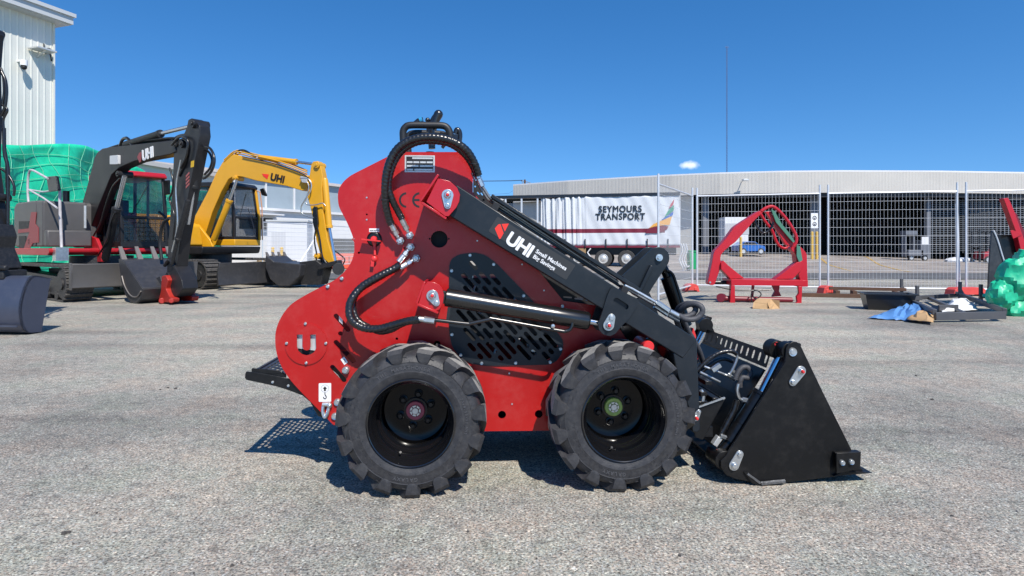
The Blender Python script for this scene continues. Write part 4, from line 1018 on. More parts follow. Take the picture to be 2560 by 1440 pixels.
# ---- red and graphite excavator
E=Frame(-8.4,12.3,-36); ex=root(E,'excavator','red and graphite tracked excavator with black boom, toothed bucket resting by its red coupler','excavator','excavators parked in the yard')
track('track',-1.5,1.58,-1.12,-.70,.64,ex); track('track',-1.5,1.58,.70,1.12,.64,ex)
mb=MB(); mb.box(-.7,.7,-.7,.7,.25,.55); mb.cyl((0,0,.5),(0,0,.80),.55,32); mb.build('undercarriage',TRKF,ex)
mb=MB(); mb.prism([(1.66,.24),(1.72,.26),(1.70,.45),(1.74,.68),(1.70,.68),(1.66,.45)],-1.08,1.08); mb.obox((.6,-.45,.35),(1.67,-.45,.4),.14,.14); mb.obox((.6,.45,.35),(1.67,.45,.4),.14,.14); mb.box(1.64,1.72,-1.10,-1.07,.22,.70); mb.build('dozer_blade',EPANEL,ex,bevel=.01,split=False)
mb=MB(); mb.prism(rounded([(-1.55,.82),(.45,.82),(.55,.87),(.55,.95),(-1.6,.95)],.03),-1.06,1.06); mb.build('house_deck',ERED,ex,bevel=.02)
mb=MB(); mb.prism(rounded([(-1.62,.98),(-.25,.98),(-.25,1.88),(-1.45,1.88),(-1.60,1.80)],.10),-1.03,.0); eng=mb.build('engine_cover',EPANEL,ex,bevel=.03)
mb=MB(); mb.prism(rounded([(-.245,.98),(.10,.98),(.10,1.86),(-.245,1.88)],.05),-1.03,-.30); mb.prism([(.10,.98),(.30,.98),(.28,1.30),(.10,1.30)],-1.02,-.28); mb.build('fuel_tank',EPANEL,ex,bevel=.03,split=False)
mb=MB(); mb.prism(E.poly([(78,530),(91,530),(88,560),(96,570),(96,606),(82,608),(68,633),(56,633),(66,602),(74,580),(45,583),(45,574),(72,571)],-1.04),-1.042,-1.034); mb.build('side_stripe',STRIPE,ex,smooth=0)
for (x0,x1,y0,y1) in ((47,73,553,572),(47,64,590,622)):
    mb=MB(); mb.prism(E.poly([(x0,y0),(x1,y0),(x1,y1),(x0,y1)],-1.04),-1.040,-1.033); mb.build('air_vent',BLACKM,ex)
mb=MB(); mb.box(-.70,-.55,-1.042,-1.035,1.02,1.13); mb.build('data_sticker',ALU,ex)
mb=MB(); mb.prism(rounded([(-1.64,.96),(-1.35,.96),(-1.35,1.7),(-1.55,1.7)],.05),-.0,1.04); mb.build('counterweight',EPANEL,ex,bevel=.04)
mb=MB(); mb.box(-1.35,-.85,0,1.0,.97,1.75); mb.build('rear_cover',ERED,ex,bevel=.03)
mb=MB(); mb.cyl((-.55,-.45,1.86),(-.55,-.45,2.12),.06); mb.build('exhaust_stack',BLACK,ex)
mb=MB(); mb.box(.52,.70,-1.0,-.8,.72,.97); mb.build('step_light',ZINC,ex)
cab(ex,-1.05,.52,.14,1.04,.97,2.56,EGREY,ERED,mesh=True,zmid=1.58)
V=-.11
seg_prism(E,[(203,590),(210,545),(235,459),(251,396),(259,382),(271,373),(294,369),(452,352),(455,382),(440,388),(352,404),(314,420),(294,438),(279,474),(260,520),(240,575),(226,602),(206,605)],V,.11,'boom',EGREY,ex,bevel=.012)
boom=[o for o in ex.children if o.name.startswith('boom')][0]
p=E.P(356,402,V-.006); text('UHI',.27,WHITE,boom,tuple(p),rot=.085,fat=.010,ext=.005,name='brand_lettering')
mb=MB(); mb.prism(E.poly([(343,393),(348,382),(353,380),(352,404),(349,407)],V-.006),V-.008,V-.002); mb.build('diamond_logo',STRIPE,boom)
mb=MB(); mb.prism(rounded(E.poly([(280,390),(300,388),(300,411),(280,411)],V-.01),.02),V-.05,V-.001); mb.build('work_lamp',mat('lamp_glass',(.6,.6,.6),.15,coat=.5),boom)
seg_prism(E,[(484,302),(492,298),(502,302),(512,316),(514,340),(506,380),(486,480),(466,590),(452,700),(438,706),(430,690),(432,640),(440,520),(446,430),(448,380),(466,352),(480,322)],-.09,.09,'dipper_arm',EGREY,ex,bevel=.01)
arm_=[o for o in ex.children if o.name.startswith('dipper_arm')][0]
ram(E,(312,362),(402,334),(488,313),-.05,.062,.034,ex,BLACKM,'arm_cylinder')
ram(E,(262,650),(292,520),(312,440),-.19,.07,.04,ex,BLACKM,'boom_cylinder'); ram(E,(262,650),(292,520),(312,440),.24,.07,.04,ex,BLACKM,'boom_cylinder')
ram(E,(500,350),(485,470),(470,560),.0,.06,.035,ex,BLACKM,'bucket_cylinder')
ram(E,(470,500),(444,600),(430,660),-.16,.045,.028,ex,BLACKM,'bucket_link',BLACKM)
mb=MB(); mb.prism(rounded(E.poly([(430,668),(440,664),(458,700),(462,722),(446,742),(434,738),(428,700)],-.1),.02),-.13,.13); mb.build('link_plates',EGREY,ex,bevel=.01)
mb=MB(); mb.prism(rounded(E.poly([(404,690),(414,688),(420,700),(414,722),(424,742),(432,745),(430,756),(408,756),(396,750),(402,728)],-.2),.03),-.20,-.08); mb.cyl(E.P(405,752,-.22),E.P(405,752,.3),.05); mb.cyl(E.P(428,752,-.22),E.P(440,752,.3),.04); mb.prism(rounded(E.poly([(404,690),(414,688),(420,700),(414,722),(424,742),(432,745),(430,756),(408,756),(396,750),(402,728)],-.2),.03),.12,.24); mb.build('quick_coupler',ORNG,ex,bevel=.01,split=False)
digger_bucket(E,[(296,648),(308,652),(356,722),(350,748),(340,758),(326,756),(313,738),(303,704)],-.46,.46,ex,teeth=((302,652),(291,616)))
mb=MB(); mb.prism(E.poly([(350,716),(398,690),(408,722),(396,744),(350,748)],-.15),-.14,-.10); mb.prism(E.poly([(350,716),(398,690),(408,722),(396,744),(350,748)],-.15),.14,.18); mb.build('bucket_ears',BSTEEL,ex,bevel=.006)
def hoses(fr,px,v,r,parent,m=HOSE,name='hydraulic_hose',n=7):
    mb=MB(); mb.tube(crom([fr.P(x,y,v) for x,y in px],5),r,n); return mb.build(name,m,parent,smooth=60)
hoses(E,[(300,366),(306,350),(316,345),(324,352),(332,366)],-.08,.03,ex)
hoses(E,[(430,362),(446,344),(460,342),(470,354),(466,390),(452,420)],-.14,.022,ex); hoses(E,[(440,366),(452,350),(464,350),(472,366),(466,400),(448,440)],-.1,.02,ex); hoses(E,[(425,356),(446,340),(466,338),(476,352),(472,380)],-.04,.02,ex)
hoses(E,[(508,365),(526,372),(536,398),(530,425),(516,442),(508,446)],-.02,.022,ex); hoses(E,[(508,372),(522,380),(530,400),(525,420),(512,436)],.04,.02,ex)
hoses(E,[(452,400),(440,470),(444,560),(430,630)],-.16,.014,ex,ZINC)
def rail_(fr,px,v,r,parent,m=PALE,name='hand_rail'): return hoses(fr,px,v,r,parent,m,name,8)
def srail(fr,px,v,r,parent,m=PALE,name='hand_rail'):
    mb=MB(); mb.tube([fr.P(x,y,v) for x,y in px],r,8); return mb.build(name,m,parent)
rail_(E,[(119,446),(98,434),(82,426),(74,428),(70,450),(70,490),(74,516),(82,526)],-.95,.022,ex)
srail(E,[(72,474),(110,496),(143,520)],-.95,.018,ex)
rail_(E,[(140,470),(149,474),(150,520),(154,620),(152,636),(146,641)],-.85,.026,ex)
srail(E,[(72,474),(108,480),(140,476)],-.6,.018,ex)
rail_(E,[(157,518),(158,508),(168,505),(184,508),(188,520)],-.5,.014,ex,BLACK)
mb=MB(); mb.prism(rounded(E.poly([(120,442),(144,440),(150,476),(126,479)],-.9),.03),-.93,-.88); mb.build('mirror',BLACK,ex,bevel=.015)
mb=MB(); a=E.P(184,540,-.28); mb.box(.105,.115,-.36,-.32,1.35,1.80); mb.build('hazard_stripe',ALU,ex)
rail_(E,[(398,530),(414,545),(422,580),(418,640)],.5,.025,ex,BLACKM)
mb=MB(); mb.prism(rounded(E.poly([(410,452),(424,450),(424,486),(412,488)],.95),.02),.93,.97); mb.build('mirror',BLACK,ex,bevel=.01)
def boss(fr,px,v0,v1,r,name,m,parent):
    a=fr.P(*px,0); mb=MB(); mb.cyl((a.x,v0,a.z),(a.x,v1,a.z),r,16); mb.cyl((a.x,v0-.02,a.z),(a.x,v0,a.z),r*.45,8); return mb.build(name,m,parent,bevel=.005)
for px,r in (((500,312),.075),((472,362),.07),((312,436),.06),((232,590),.08),((438,690),.07)): boss(E,px,-.135,.135,r,'pin_boss',EGREY,ex)
mb=MB(); mb.prism(E.poly([(477,403),(484,401),(483,417),(476,419)],-.1),-.097,-.091); mb.build('caution_label',mat('label_yellow',(.75,.45,.02),.5),arm_)
for k in range(4):
    mb=MB(); y=430+k*9; mb.prism(E.poly([(464,y+9),(472,y),(472,y+5),(464,y+14)],-.1),-.097,-.091); mb.build('hazard_mark',mat('hazard_red',(.45,.12,.11),.5),arm_)
hoses(E,[(268,372),(300,362),(360,352),(430,345),(448,350)],-.06,.02,ex,BLACKM,'steel_pipe'); hoses(E,[(268,374),(300,365),(360,356),(430,350),(446,354)],.04,.02,ex,BLACKM,'steel_pipe')
hoses(E,[(228,600),(250,560),(262,520),(280,470),(300,446)],-.20,.016,ex); hoses(E,[(245,640),(268,600),(276,560),(288,530)],-.26,.016,ex)
hoses(E,[(424,420),(432,450),(430,480),(424,500),(436,540),(432,600)],-.17,.016,ex); hoses(E,[(404,650),(400,600),(408,560),(424,545)],.1,.03,ex,BLACKM)
mb=MB(); mb.prism(rounded(E.poly([(218,612),(232,590),(248,596),(262,630),(262,655),(218,655)],-.2),.02),-.26,-.20); mb.prism(rounded(E.poly([(218,612),(232,590),(248,596),(262,630),(262,655),(218,655)],.2),.02),.20,.26); mb.build('swing_post',ERED,ex,bevel=.01)
mb=MB(); 
for k in range(6): mb.cyl((-.9+.3*k,-1.13,.2),(-.9+.3*k,-1.10,.2),.05,10)
mb.build('roller_cap',TRK,ex)
mb=MB(); mb.tube(crom([E.P(x,y,-.475) for x,y in [(305,690),(312,715),(326,738),(342,742),(352,728)]],4),.012,6); mb.build('weld_arc',TOOTH,ex)
mb=MB(); mb.tube(crom([E.P(x,y,-.1) for x,y in [(412,664),(424,650),(438,668),(448,700),(446,730),(436,744)]],4),.03,8); mb.build('bucket_link',EGREY,ex)
# ---- yellow excavator
Y=Frame(-7.9,15.2,-14); ey=root(Y,'excavator','yellow tracked excavator with raised boom, grey bucket and blade, behind the graphite one','excavator','excavators parked in the yard')
tr=R(-14)
track('track',-1.35,1.35,-1.10,-.68,.66,ey,tr,(.35,.0)); track('track',-1.35,1.35,.68,1.10,.66,ey,tr,(.35,.0))
mb=MB(); mb.prism([(1.72,.10),(1.78,.12),(1.75,.35),(1.80,.62),(1.76,.62),(1.70,.35)],-1.1,1.1); mb.obox((.6,-.45,.35),(1.72,-.45,.4),.14,.14); mb.obox((.6,.45,.35),(1.72,.45,.4),.14,.14); o=mb.build('dozer_blade',BSTEEL,ey,bevel=.01,split=False); o.rotation_euler.z=tr; o.location=(.35,0,0)
mb=MB(); mb.box(-.5,.9,-.6,.6,.25,.55); mb.cyl((.3,0,.5),(.3,0,.82),.5,32); mb.build('undercarriage',TRKF,ey,split=False)
mb=MB(); mb.prism(rounded([(-1.5,.80),(.95,.80),(1.0,.98),(-1.55,1.0)],.05),-1.04,1.04); mb.build('house_deck',EGREY,ey,bevel=.02)
mb=MB(); mb.prism(rounded([(-1.6,1.0),(-.3,1.0),(-.25,1.75),(-1.45,1.8)],.12),-1.02,1.0); mb.build('engine_cover',YEL,ey,bevel=.04)
mb=MB(); mb.prism(rounded([(-.2,1.0),(.4,1.0),(.3,1.5),(-.2,1.7)],.06),-1.0,-.35); mb.build('fuel_tank',YEL,ey,bevel=.04)
mb=MB(); mb.prism([(.0,1.0),(1.0,1.0),(1.0,1.16),(.0,1.16)],.03,1.02); mb.build('cab_sill',YEL,ey,bevel=.02)
cab(ey,-.45,.97,.06,1.0,1.12,2.62,EGREY,EGREY,zmid=1.72)
mb=MB()
mb.obox((.98,1.0,1.15),(.98,1.0,1.72),.07,.05,(1,0,0)); mb.obox((.98,1.0,1.72),(.86,1.0,2.5),.07,.05,(1,0,0)); mb.obox((.86,.06,2.52),(.86,1.0,2.52),.06,.06); mb.build('cab_trim',YEL,ey,bevel=.01)
V=-.10
seg_prism(Y,[(478,610),(487,556),(497,536),(528,477),(546,436),(563,407),(588,387),(606,390),(690,408),(776,441),(774,470),(762,478),(722,466),(648,453),(612,443),(592,441),(578,449),(560,480),(538,530),(522,580),(510,612)],V,.10,'boom',YEL,ey,bevel=.012)
b2=[o for o in ey.children if o.name.startswith('boom')][0]
p=Y.P(675,449,V-.006); text('UHI',.235,INK,b2,tuple(p),rot=-.23,fat=.009,ext=.005,name='brand_lettering')
mb=MB(); mb.prism(Y.poly([(655,434),(672,436),(668,448),(658,440)],V-.006),V-.008,V-.002); mb.build('diamond_logo',LOGOR,b2)
seg_prism(Y,[(784,412),(789,405),(800,404),(806,412),(812,440),(810,470),(812,520),(824,600),(840,655),(832,662),(808,640),(796,600),(790,556),(781,515),(774,492),(776,460)],-.10,.10,'dipper_arm',YEL,ey,bevel=.01)
ram(Y,(648,393),(742,405),(788,411),-.03,.065,.035,ey,YEL,'arm_cylinder')
ram(Y,(812,446),(823,570),(838,655),-.02,.075,.04,ey,YEL,'bucket_cylinder',m2=STEEL)
ram(Y,(534,600),(574,500),(592,450),-.21,.075,.035,ey,YEL,'boom_cylinder'); ram(Y,(534,600),(574,500),(592,450),.26,.075,.035,ey,YEL,'boom_cylinder')
digger_bucket(Y,[(664,640),(684,656),(750,662),(746,690),(722,714),(696,714),(676,698),(664,668)],-.40,.40,ey,teeth=((668,648),(662,630)))
mb=MB(); mb.prism(rounded(Y.poly([(748,655),(790,650),(812,668),(800,712),(752,712),(744,690)],-.18),.03),-.18,.18); mb.build('tilt_coupler',BLACKM,ey,bevel=.02)
mb=MB(); mb.cyl(Y.P(846,672,-.3),Y.P(846,672,.25),.14); mb.obox(Y.P(800,668,-.2),Y.P(850,655,-.2),.2,.10); mb.obox(Y.P(800,645,0),Y.P(846,668,0),.1,.05); mb.build('tilt_rotator',BLACKM,ey,bevel=.01,split=False)
hoses(Y,[(588,384),(598,376),(612,376),(628,385),(640,392)],-.05,.02,ey); hoses(Y,[(592,388),(604,380),(618,382),(634,390)],0,.018,ey)
hoses(Y,[(750,446),(768,446),(778,458),(776,478),(762,500),(753,518),(756,534),(772,542),(784,544)],-.19,.016,ey,ZINC); hoses(Y,[(752,450),(766,452),(772,468),(768,488),(764,504),(770,512),(790,512),(806,508),(814,515)],-.17,.014,ey,ZINC)
hoses(Y,[(786,516),(792,560),(800,600),(806,640),(816,658)],-.16,.02,ey); hoses(Y,[(834,625),(852,638),(862,648),(858,660),(850,666)],.1,.016,ey)
hoses(Y,[(606,392),(680,408),(750,432),(772,446)],-.13,.014,ey,GUN,'steel_pipe')
mb=MB(); mb.prism(rounded(Y.poly([(650,473),(660,470),(668,488),(666,491),(655,488)],1.0),.02),.98,1.02); mb.build('mirror',BLACK,ey,bevel=.01)
srail(Y,[(640,476),(650,480),(655,520),(656,600)],1.0,.014,ey,mat('orange_rail',(.55,.25,.12),.5))
for px,r in (((800,414),.075),((780,458),.07),((596,446),.06),((498,585),.09),((800,640),.07)): boss(Y,px,-.155,.155,r,'pin_boss',YEL,ey)
for dy,v in ((0,-.10),(5,-.04),(-4,.03)): hoses(Y,[(560,404+dy),(592,380+dy),(640,390+dy),(700,404+dy),(768,430+dy)],v,.016,ey,YEL,'steel_pipe')
mb=MB(); mb.prism(rounded(Y.poly([(752,440),(768,444),(770,458),(756,456)],-.17),.02),-.20,-.16); mb.build('valve_block',ALU,ey,bevel=.005)
mb=MB(); mb.prism(rounded(Y.poly([(784,520),(793,516),(797,560),(790,580),(784,556)],-.15),.02),-.19,-.13); mb.build('valve_block',GUN,ey,bevel=.005)
hoses(Y,[(792,560),(786,600),(792,640),(786,670)],-.15,.018,ey); hoses(Y,[(640,595),(632,560),(620,520)],-.05,.01,ey)
mb=MB(); mb.prism(rounded(Y.poly([(482,580),(498,560),(530,600),(540,625),(478,625)],-.2),.03),-.27,-.20); mb.build('swing_post',YEL,ey,bevel=.02)
# ---- third excavator, only its arm and wide bucket come into the frame
T=Frame(-6.3,7.0,-6); et=root(T,'excavator','dark excavator at the left edge, wide smooth blue-grey mud bucket and hose-hung arm in view','excavator','excavators parked in the yard')
def arcp(pts_): return pts_
BK=mat('blue_grey_bucket',(0.042,0.050,0.078),0.42,coat=.15,var=.12,vs=2,dust=.05)
UE=T.P(108,760,0).x
prof=[(.10,.62),(-.12,.66),(-.20,.60),(-.26,.45),(-.29,.30),(-.27,.14),(-.20,.03),(-.02,.01)]   # (depth, height)
mb=MB(); n=len(prof)
u0=UE-1.9; u1=UE
pc_=[Vector((a,b)) for a,b in prof]; cr=[]
for a in crom([(p.x,p.y,0) for p in pc_],4): cr.append((a.x,a.y))
inn=[(x+.025,z-(.02 if z>.5 else -.0)) for x,z in reversed(cr)]
sec=cr+inn
for side in (0,):
    vs=[(u,x,z) for u in (u0,u1) for x,z in sec]; m_=len(sec); fs=[tuple(range(m_)),tuple(range(2*m_-1,m_-1,-1))]+[((j+1)%m_,j,m_+j,m_+(j+1)%m_) for j in range(m_)]; mb.add(vs,fs)
for u in (u0,u1-.02):
    vs=[(uu,x,z) for uu in (u,u+.02) for x,z in cr]; m_=len(cr); mb.add(vs,[tuple(range(m_)),tuple(range(2*m_-1,m_-1,-1))]+[((j+1)%m_,j,m_+j,m_+(j+1)%m_) for j in range(m_)])
bk=mb.build('mud_bucket',BK,et,bevel=.004,fix=True,split=False)
mb=MB(); mb.box(u0,u1-.03,-.303,-.285,.10,.118); mb.build('wear_strip',BK,bk)
mb=MB(); mb.box(UE-.75,UE-.55,-.15,.2,.55,.80); mb.box(UE-.62,UE-.30,-.2,.1,.62,.72); mb.cyl((UE-.6,-.2,.75),(UE-.25,-.2,.75),.03); mb.build('bucket_bracket',BLACKM,et,bevel=.01,split=False)
def tq(px,v): return [T.P(x,y,v) for x,y in px]
seg_prism(T,[(-70,85),(8,78),(14,92),(11,105),(5,180),(8,300),(4,420),(18,520),(30,580),(34,640),(-80,660)],-.1,.15,'dipper_arm',EGREY,et,bevel=.02,at=.15)
mb=MB(); a=T.P(4,88,.16); mb.cyl((a.x,-.14,a.z),a,.05); a=T.P(22,495,.16); mb.cyl((a.x,-.12,a.z),a,.045); a=T.P(18,600,.1); mb.cyl((a.x,-.2,a.z),a,.06); mb.build('pin_boss',EGREY,et)
hoses(T,[(4,180),(13,200),(16,230),(12,268),(3,290)],.1,.018,et); hoses(T,[(2,170),(8,190),(10,230),(6,262)],.1,.014,et)
hoses(T,[(0,420),(14,430),(28,448),(36,470),(34,490)],.1,.014,et); hoses(T,[(6,262),(18,275),(8,300),(10,330),(12,370),(16,400),(17,470)],.1,.014,et)
hoses(T,[(10,320),(11,380),(18,410),(20,440),(19,560)],.1,.020,et)
mb=MB(); mb.prism(rounded(tq and [(p.x,p.z) for p in tq([(-10,580),(30,560),(40,590),(34,620),(46,650),(52,670),(5,690),(-20,660)],.08)],.02),-.22,.1); mb.build('tilt_coupler',BLACKM,et,bevel=.01)
# its body stands outside the frame to the left
mb=MB(); mb.prism([(-3.9,1.0),(-3.7,1.5),(-2.6,3.4),(-.55,3.75),(-.15,3.35),(-.35,3.2),(-2.3,2.85),(-3.1,1.3),(-3.3,.95)],-.1,.15); mb.build('boom',EGREY,et,bevel=.02)
track('track',-6.3,-3.3,-1.1,-.68,.66,et); track('track',-6.3,-3.3,.68,1.1,.66,et)
mb=MB(); mb.prism(rounded([(-6.6,.8),(-3.6,.8),(-3.6,.98),(-4.2,1.0),(-4.2,1.75),(-6.5,1.8)],.06),-1.02,1.02); mb.cyl((-4.8,0,.4),(-4.8,0,.8),.55,24); mb.build('house',EPANEL,et,bevel=.03,split=False)
cab(et,-4.9,-3.6,.1,1.0,1.0,2.6,EGREY,ERED)
# ============================================================ tarp with net, left
GRN=mat('green_tarpaulin',(0.014,0.56,0.31),0.55,var=.25,vs=3,bump=.5,bs=14)
NET=mat('pale_net_cord',(0.22,0.62,0.40),0.7)
def tarp_pt(s,t):                    # s along 0..1, t height 0..1
    x=-12.75+.4*s; y=14.6+10.9*s
    top=3.55+.42*sm(0,.34,s)-.75*sm(.34,.62,s)-.04*math.sin(s*19)
    z=t*top
    w=.10*math.sin(s*23+3*t)+.07*math.sin(9*t+s*11)+.05*math.sin(31*s-14*t)+.035*math.sin(60*s+22*t)
    return Vector((x+w*(.4+.6*t),y,z+.03*math.sin(13*s)*t))
mb=MB(); ns,ntt=120,36
mb.add([tarp_pt(i/ns,j/ntt) for i in range(ns+1) for j in range(ntt+1)],[(i*(ntt+1)+j,(i+1)*(ntt+1)+j,(i+1)*(ntt+1)+j+1,i*(ntt+1)+j+1) for i in range(ns) for j in range(ntt)])
tp_=mb.build('tarpaulin',GRN,None,smooth=80); so_=tp_.modifiers.new('thick','SOLIDIFY'); so_.thickness=.01
tag(tp_,'bright green tarpaulin hung as a wall behind the excavators','tarpaulin')
mb=MB()
def npt(s,t):
    p=tarp_pt(s,t); p.x+=.03; return p
for k in range(1,13):
    t=k/13; mb.tube([npt(i/80,max(0,min(1,t+.02*math.sin(i/80*17+k)-.06*(i/80)))) for i in range(81)],.0075,4)
for k in range(1,22):
    s=k/22; mb.tube([npt(max(0,min(1,s+.012*math.sin(j*.9+k))),j/16) for j in range(17)],.006,4)
tag(mb.build('cargo_net',NET,None,smooth=0,split=False),'pale cord net draped over the green tarpaulin','net')
# ============================================================ tall corrugated building, left
CLAD=mat('white_cladding',(0.66,0.66,0.60),0.5,var=.05,vs=.6)
CLADG=mat('grey_trim',(0.50,0.52,0.53),0.45)
a0=Vector((-16.6,16.2));a1=Vector((-15.3,20.0)); ax=(a1-a0).normalized(); nx=Vector((ax.y,-ax.x))   # wall line, nx points to the yard
Hh=(YH-72)/F*20+H+.2
wb=empty('warehouse',(a0.x,a0.y,0),math.atan2(ax.y,ax.x),None,'tall white corrugated warehouse corner at the top left with overhanging eave','building')
Lw=(a1-a0).length; mb=MB(); pr=[]; x=-6
while x<Lw-.02:
    pr+=[(x,0),(x+.12,0),(x+.14,-.012),(x+.17,-.012),(x+.19,0)]; x+=.2
pr=[p for p in pr if p[0]<Lw]+[(Lw,0)]
vs=[(p[0],p[1],z) for z in (-.3,Hh) for p in pr]; n=len(pr); mb.add(vs,[(i,i+1,n+i+1,n+i) for i in range(n-1)])
mb.add([(Lw,0,-.3),(Lw,20,-.3),(Lw,20,Hh),(Lw,0,Hh),(-6,20,-.3),(-6,20,Hh)],[(0,1,2,3),(3,2,5)])
wl=mb.build('wall',CLAD,wb,smooth=0,split=False)
mb=MB(); mb.prism([(-6.3,Hh-.02),(Lw+.32,Hh-.02),(Lw+.32,Hh+.04),(-6.3,Hh+.04)],-.38,20); mb.build('roof',CLADG,wb)
mb=MB(); mb.box(-6.3,Lw+.35,-.46,-.36,Hh-.0,Hh+.30); mb.box(-6.3,Lw+.40,-.53,-.44,Hh+.24,Hh+.36); mb.box(Lw+.30,Lw+.36,-.36,20,Hh,Hh+.28); mb.build('fascia',CLADG,wb,split=False)
mb=MB(); mb.box(Lw-.015,Lw+.04,-.045,.03,-.3,Hh-.03); mb.build('corner_flashing',CLAD,wb)
q=Lw-1.05
mb=MB(); mb.box(q-.05,q+.05,-.28,0,Hh-1.62,Hh-1.56); mb.cyl((q,-.26,Hh-1.75),(q,-.26,Hh-1.58),.10,16); sc=mb.build('security_camera',WHITE,wb)
mb=MB(); mb.ball((q,-.26,Hh-1.80),.085); mb.build('camera_dome',INK,sc)
mb=MB(); mb.box(q+.25,q+.85,-.50,-.04,Hh-1.12,Hh-1.06); mb.obox((q+.55,0,Hh-1.3),(q+.55,-.45,Hh-1.1),.05,.05); mb.build('flood_light',ALU,wb,bevel=.01)
mb=MB(); mb.ball((Lw-.2,-.1,Hh-1.0),.09); mb.tube(crom([(Lw-.3,-.02,Hh-.8),(Lw-.36,-.15,Hh-1.0),(Lw-.2,-.15,Hh-1.1),(Lw-.08,-.05,Hh-1.3)],3),.02,6); mb.build('cable_loop',INK,wb)
# low wing running on behind the tarp
a0=Vector((-15.6,20.4));a1=Vector((-11.8,40)); ax=(a1-a0).normalized()
lw=empty('low_wing',(a0.x,a0.y,0),math.atan2(ax.y,ax.x),None,'low pale building wing whose roof edge shows above the green tarpaulin','building')
Lq=8.0; mb=MB(); mb.box(0,Lq,0,6,-.3,4.25); mb.build('wall',CLAD,lw); mb=MB(); mb.box(0,Lq+.2,-.25,6.2,4.25,4.42); mb.build('roof',mat('roof_sheet',(.55,.50,.46),.5),lw)
# ============================================================ white buildings in the middle distance
WH=mat('white_painted_wall',(0.66,0.66,0.66),0.6,var=.04,vs=.4)
GLZ=mat('translucent_roof_band',(0.30,0.36,0.40),0.4,var=.1,vs=.5)
DKO=mat('opening_shade',(0.012,0.013,0.015),0.7)
a0=Vector((-21.5,36.5));a1=Vector((-14.2,50)); ax=(a1-a0).normalized(); Lm=(a1-a0).length+4
mbd=empty('factory_hall',(a0.x,a0.y,0),math.atan2(ax.y,ax.x),None,'white factory hall with grey window band, behind the yellow excavator','building')
zt2=5.9
mb=MB(); mb.box(0,Lm,0,15,-.4,3.55); mb.build('wall',WH,mbd); mb=MB(); mb.box(0,Lm,.25,15,3.56,zt2); mb.build('window_band',GLZ,mbd)
for k in range(7):
    mb=MB(); mb.box(k*2.6+.1,k*2.6+.22,.15,.245,3.6,zt2-.1); mb.build('mullion',WH,mbd)
mb=MB(); mb.box(-.2,Lm+.2,-.3,.2,3.56,3.75); mb.build('sill_gutter',WH,mbd)
mb=MB(); mb.prism([(-.3,zt2),(Lm+.3,zt2),(Lm+.3,zt2+.22),(-.3,zt2+.22)],-.1,15.3); mb.build('roof',mat('roof_sheet',(0,0,0)),mbd)
for (x0,x1,z0,z1) in ((5.6,8.4,2.2,3.0),(9.8,11.6,-.2,1.8),(13.3,17.5,-.2,1.6)):
    mb=MB(); mb.box(x0,x1,-.03,-.005,z0,z1); mb.build('opening_shade_panel',DKO,mbd)  # flat near-black panels paint the shade inside the openings
mb=MB(); mb.obox((5.4,-.5,3.25),(8.6,-.5,3.25),1.0,.10); mb.build('awning',WH,mbd)
def simple_box(name,label,cat,cx,cy,w,d,h,m,rz=0,z=None,parts=()):
    o=empty(name,(cx,cy,gz(cx,cy) if z is None else z),R(rz),None,label,cat); return o
sh=empty('site_shed',(-16.1+.6,38.0,-.2),R(12),None,'plain white site shed standing behind the yellow excavator','shed')
mb=MB(); mb.box(0,2.4,0,3,0,2.75); mb.build('wall',mat('shed_white',(.60,.61,.64),.55,var=.05,vs=1),sh); mb=MB(); mb.box(-.08,2.48,-.08,3.1,2.75,2.86); mb.build('roof',CLADG,sh)
mb=MB(); mb.box(.25,1.1,-.02,-.004,.05,2.1); mb.build('door',mat('shed_door',(.5,.51,.54),.5),sh)
# yellow bollards, orange barrier, mid fence
def gp_(px,Yd): return ((px-1280)/F*Yd,Yd)
YB=mat('bollard_yellow',(.62,.40,.08),.5)
first=None
for i,(px,Yd,lab) in enumerate(((682,36,'pale yellow bollard by the white shed, nearer the yellow digger'),(704,36,'pale yellow bollard in front of the white shed, right one of the pair'),(1852,46,'yellow bollard beside the blue car'),(2030,44,'yellow bollard left of the pillar sign'),(2042,44,'yellow bollard right of the pillar sign'))):
    x,y=gp_(px,Yd); h=1.15 if i<2 else (1.5 if i==2 else 2.0*1.0)
    mb=MB(); mb.cyl((0,0,0),(0,0,h),.10,12); mb.ball((0,0,h),.10,(1,1,.5)); o=mb.build('bollard',YB,None,loc=(x,y,gz(x,y))); tag(o,lab,'bollard','yellow bollards')
x,y=gp_(696,35.5); pm=MB()
for k in range(4): pm.box(-1.1,.9,-.4,.4,k*.12,k*.12+.05)
for k in range(5): pm.box(-1.1+k*.45,-1.0+k*.45,-.4,.4,.02,.44)
tag(pm.build('timber_pallet',mat('weathered_timber',(.45,.33,.20),.8,var=.2,vs=3),None,loc=(x,y,gz(x,y)),smooth=0),'weathered pale timber pallet stack low by the white shed','pallet')
MESH=mat('fence_wire',(0.72,0.73,0.74),0.5)
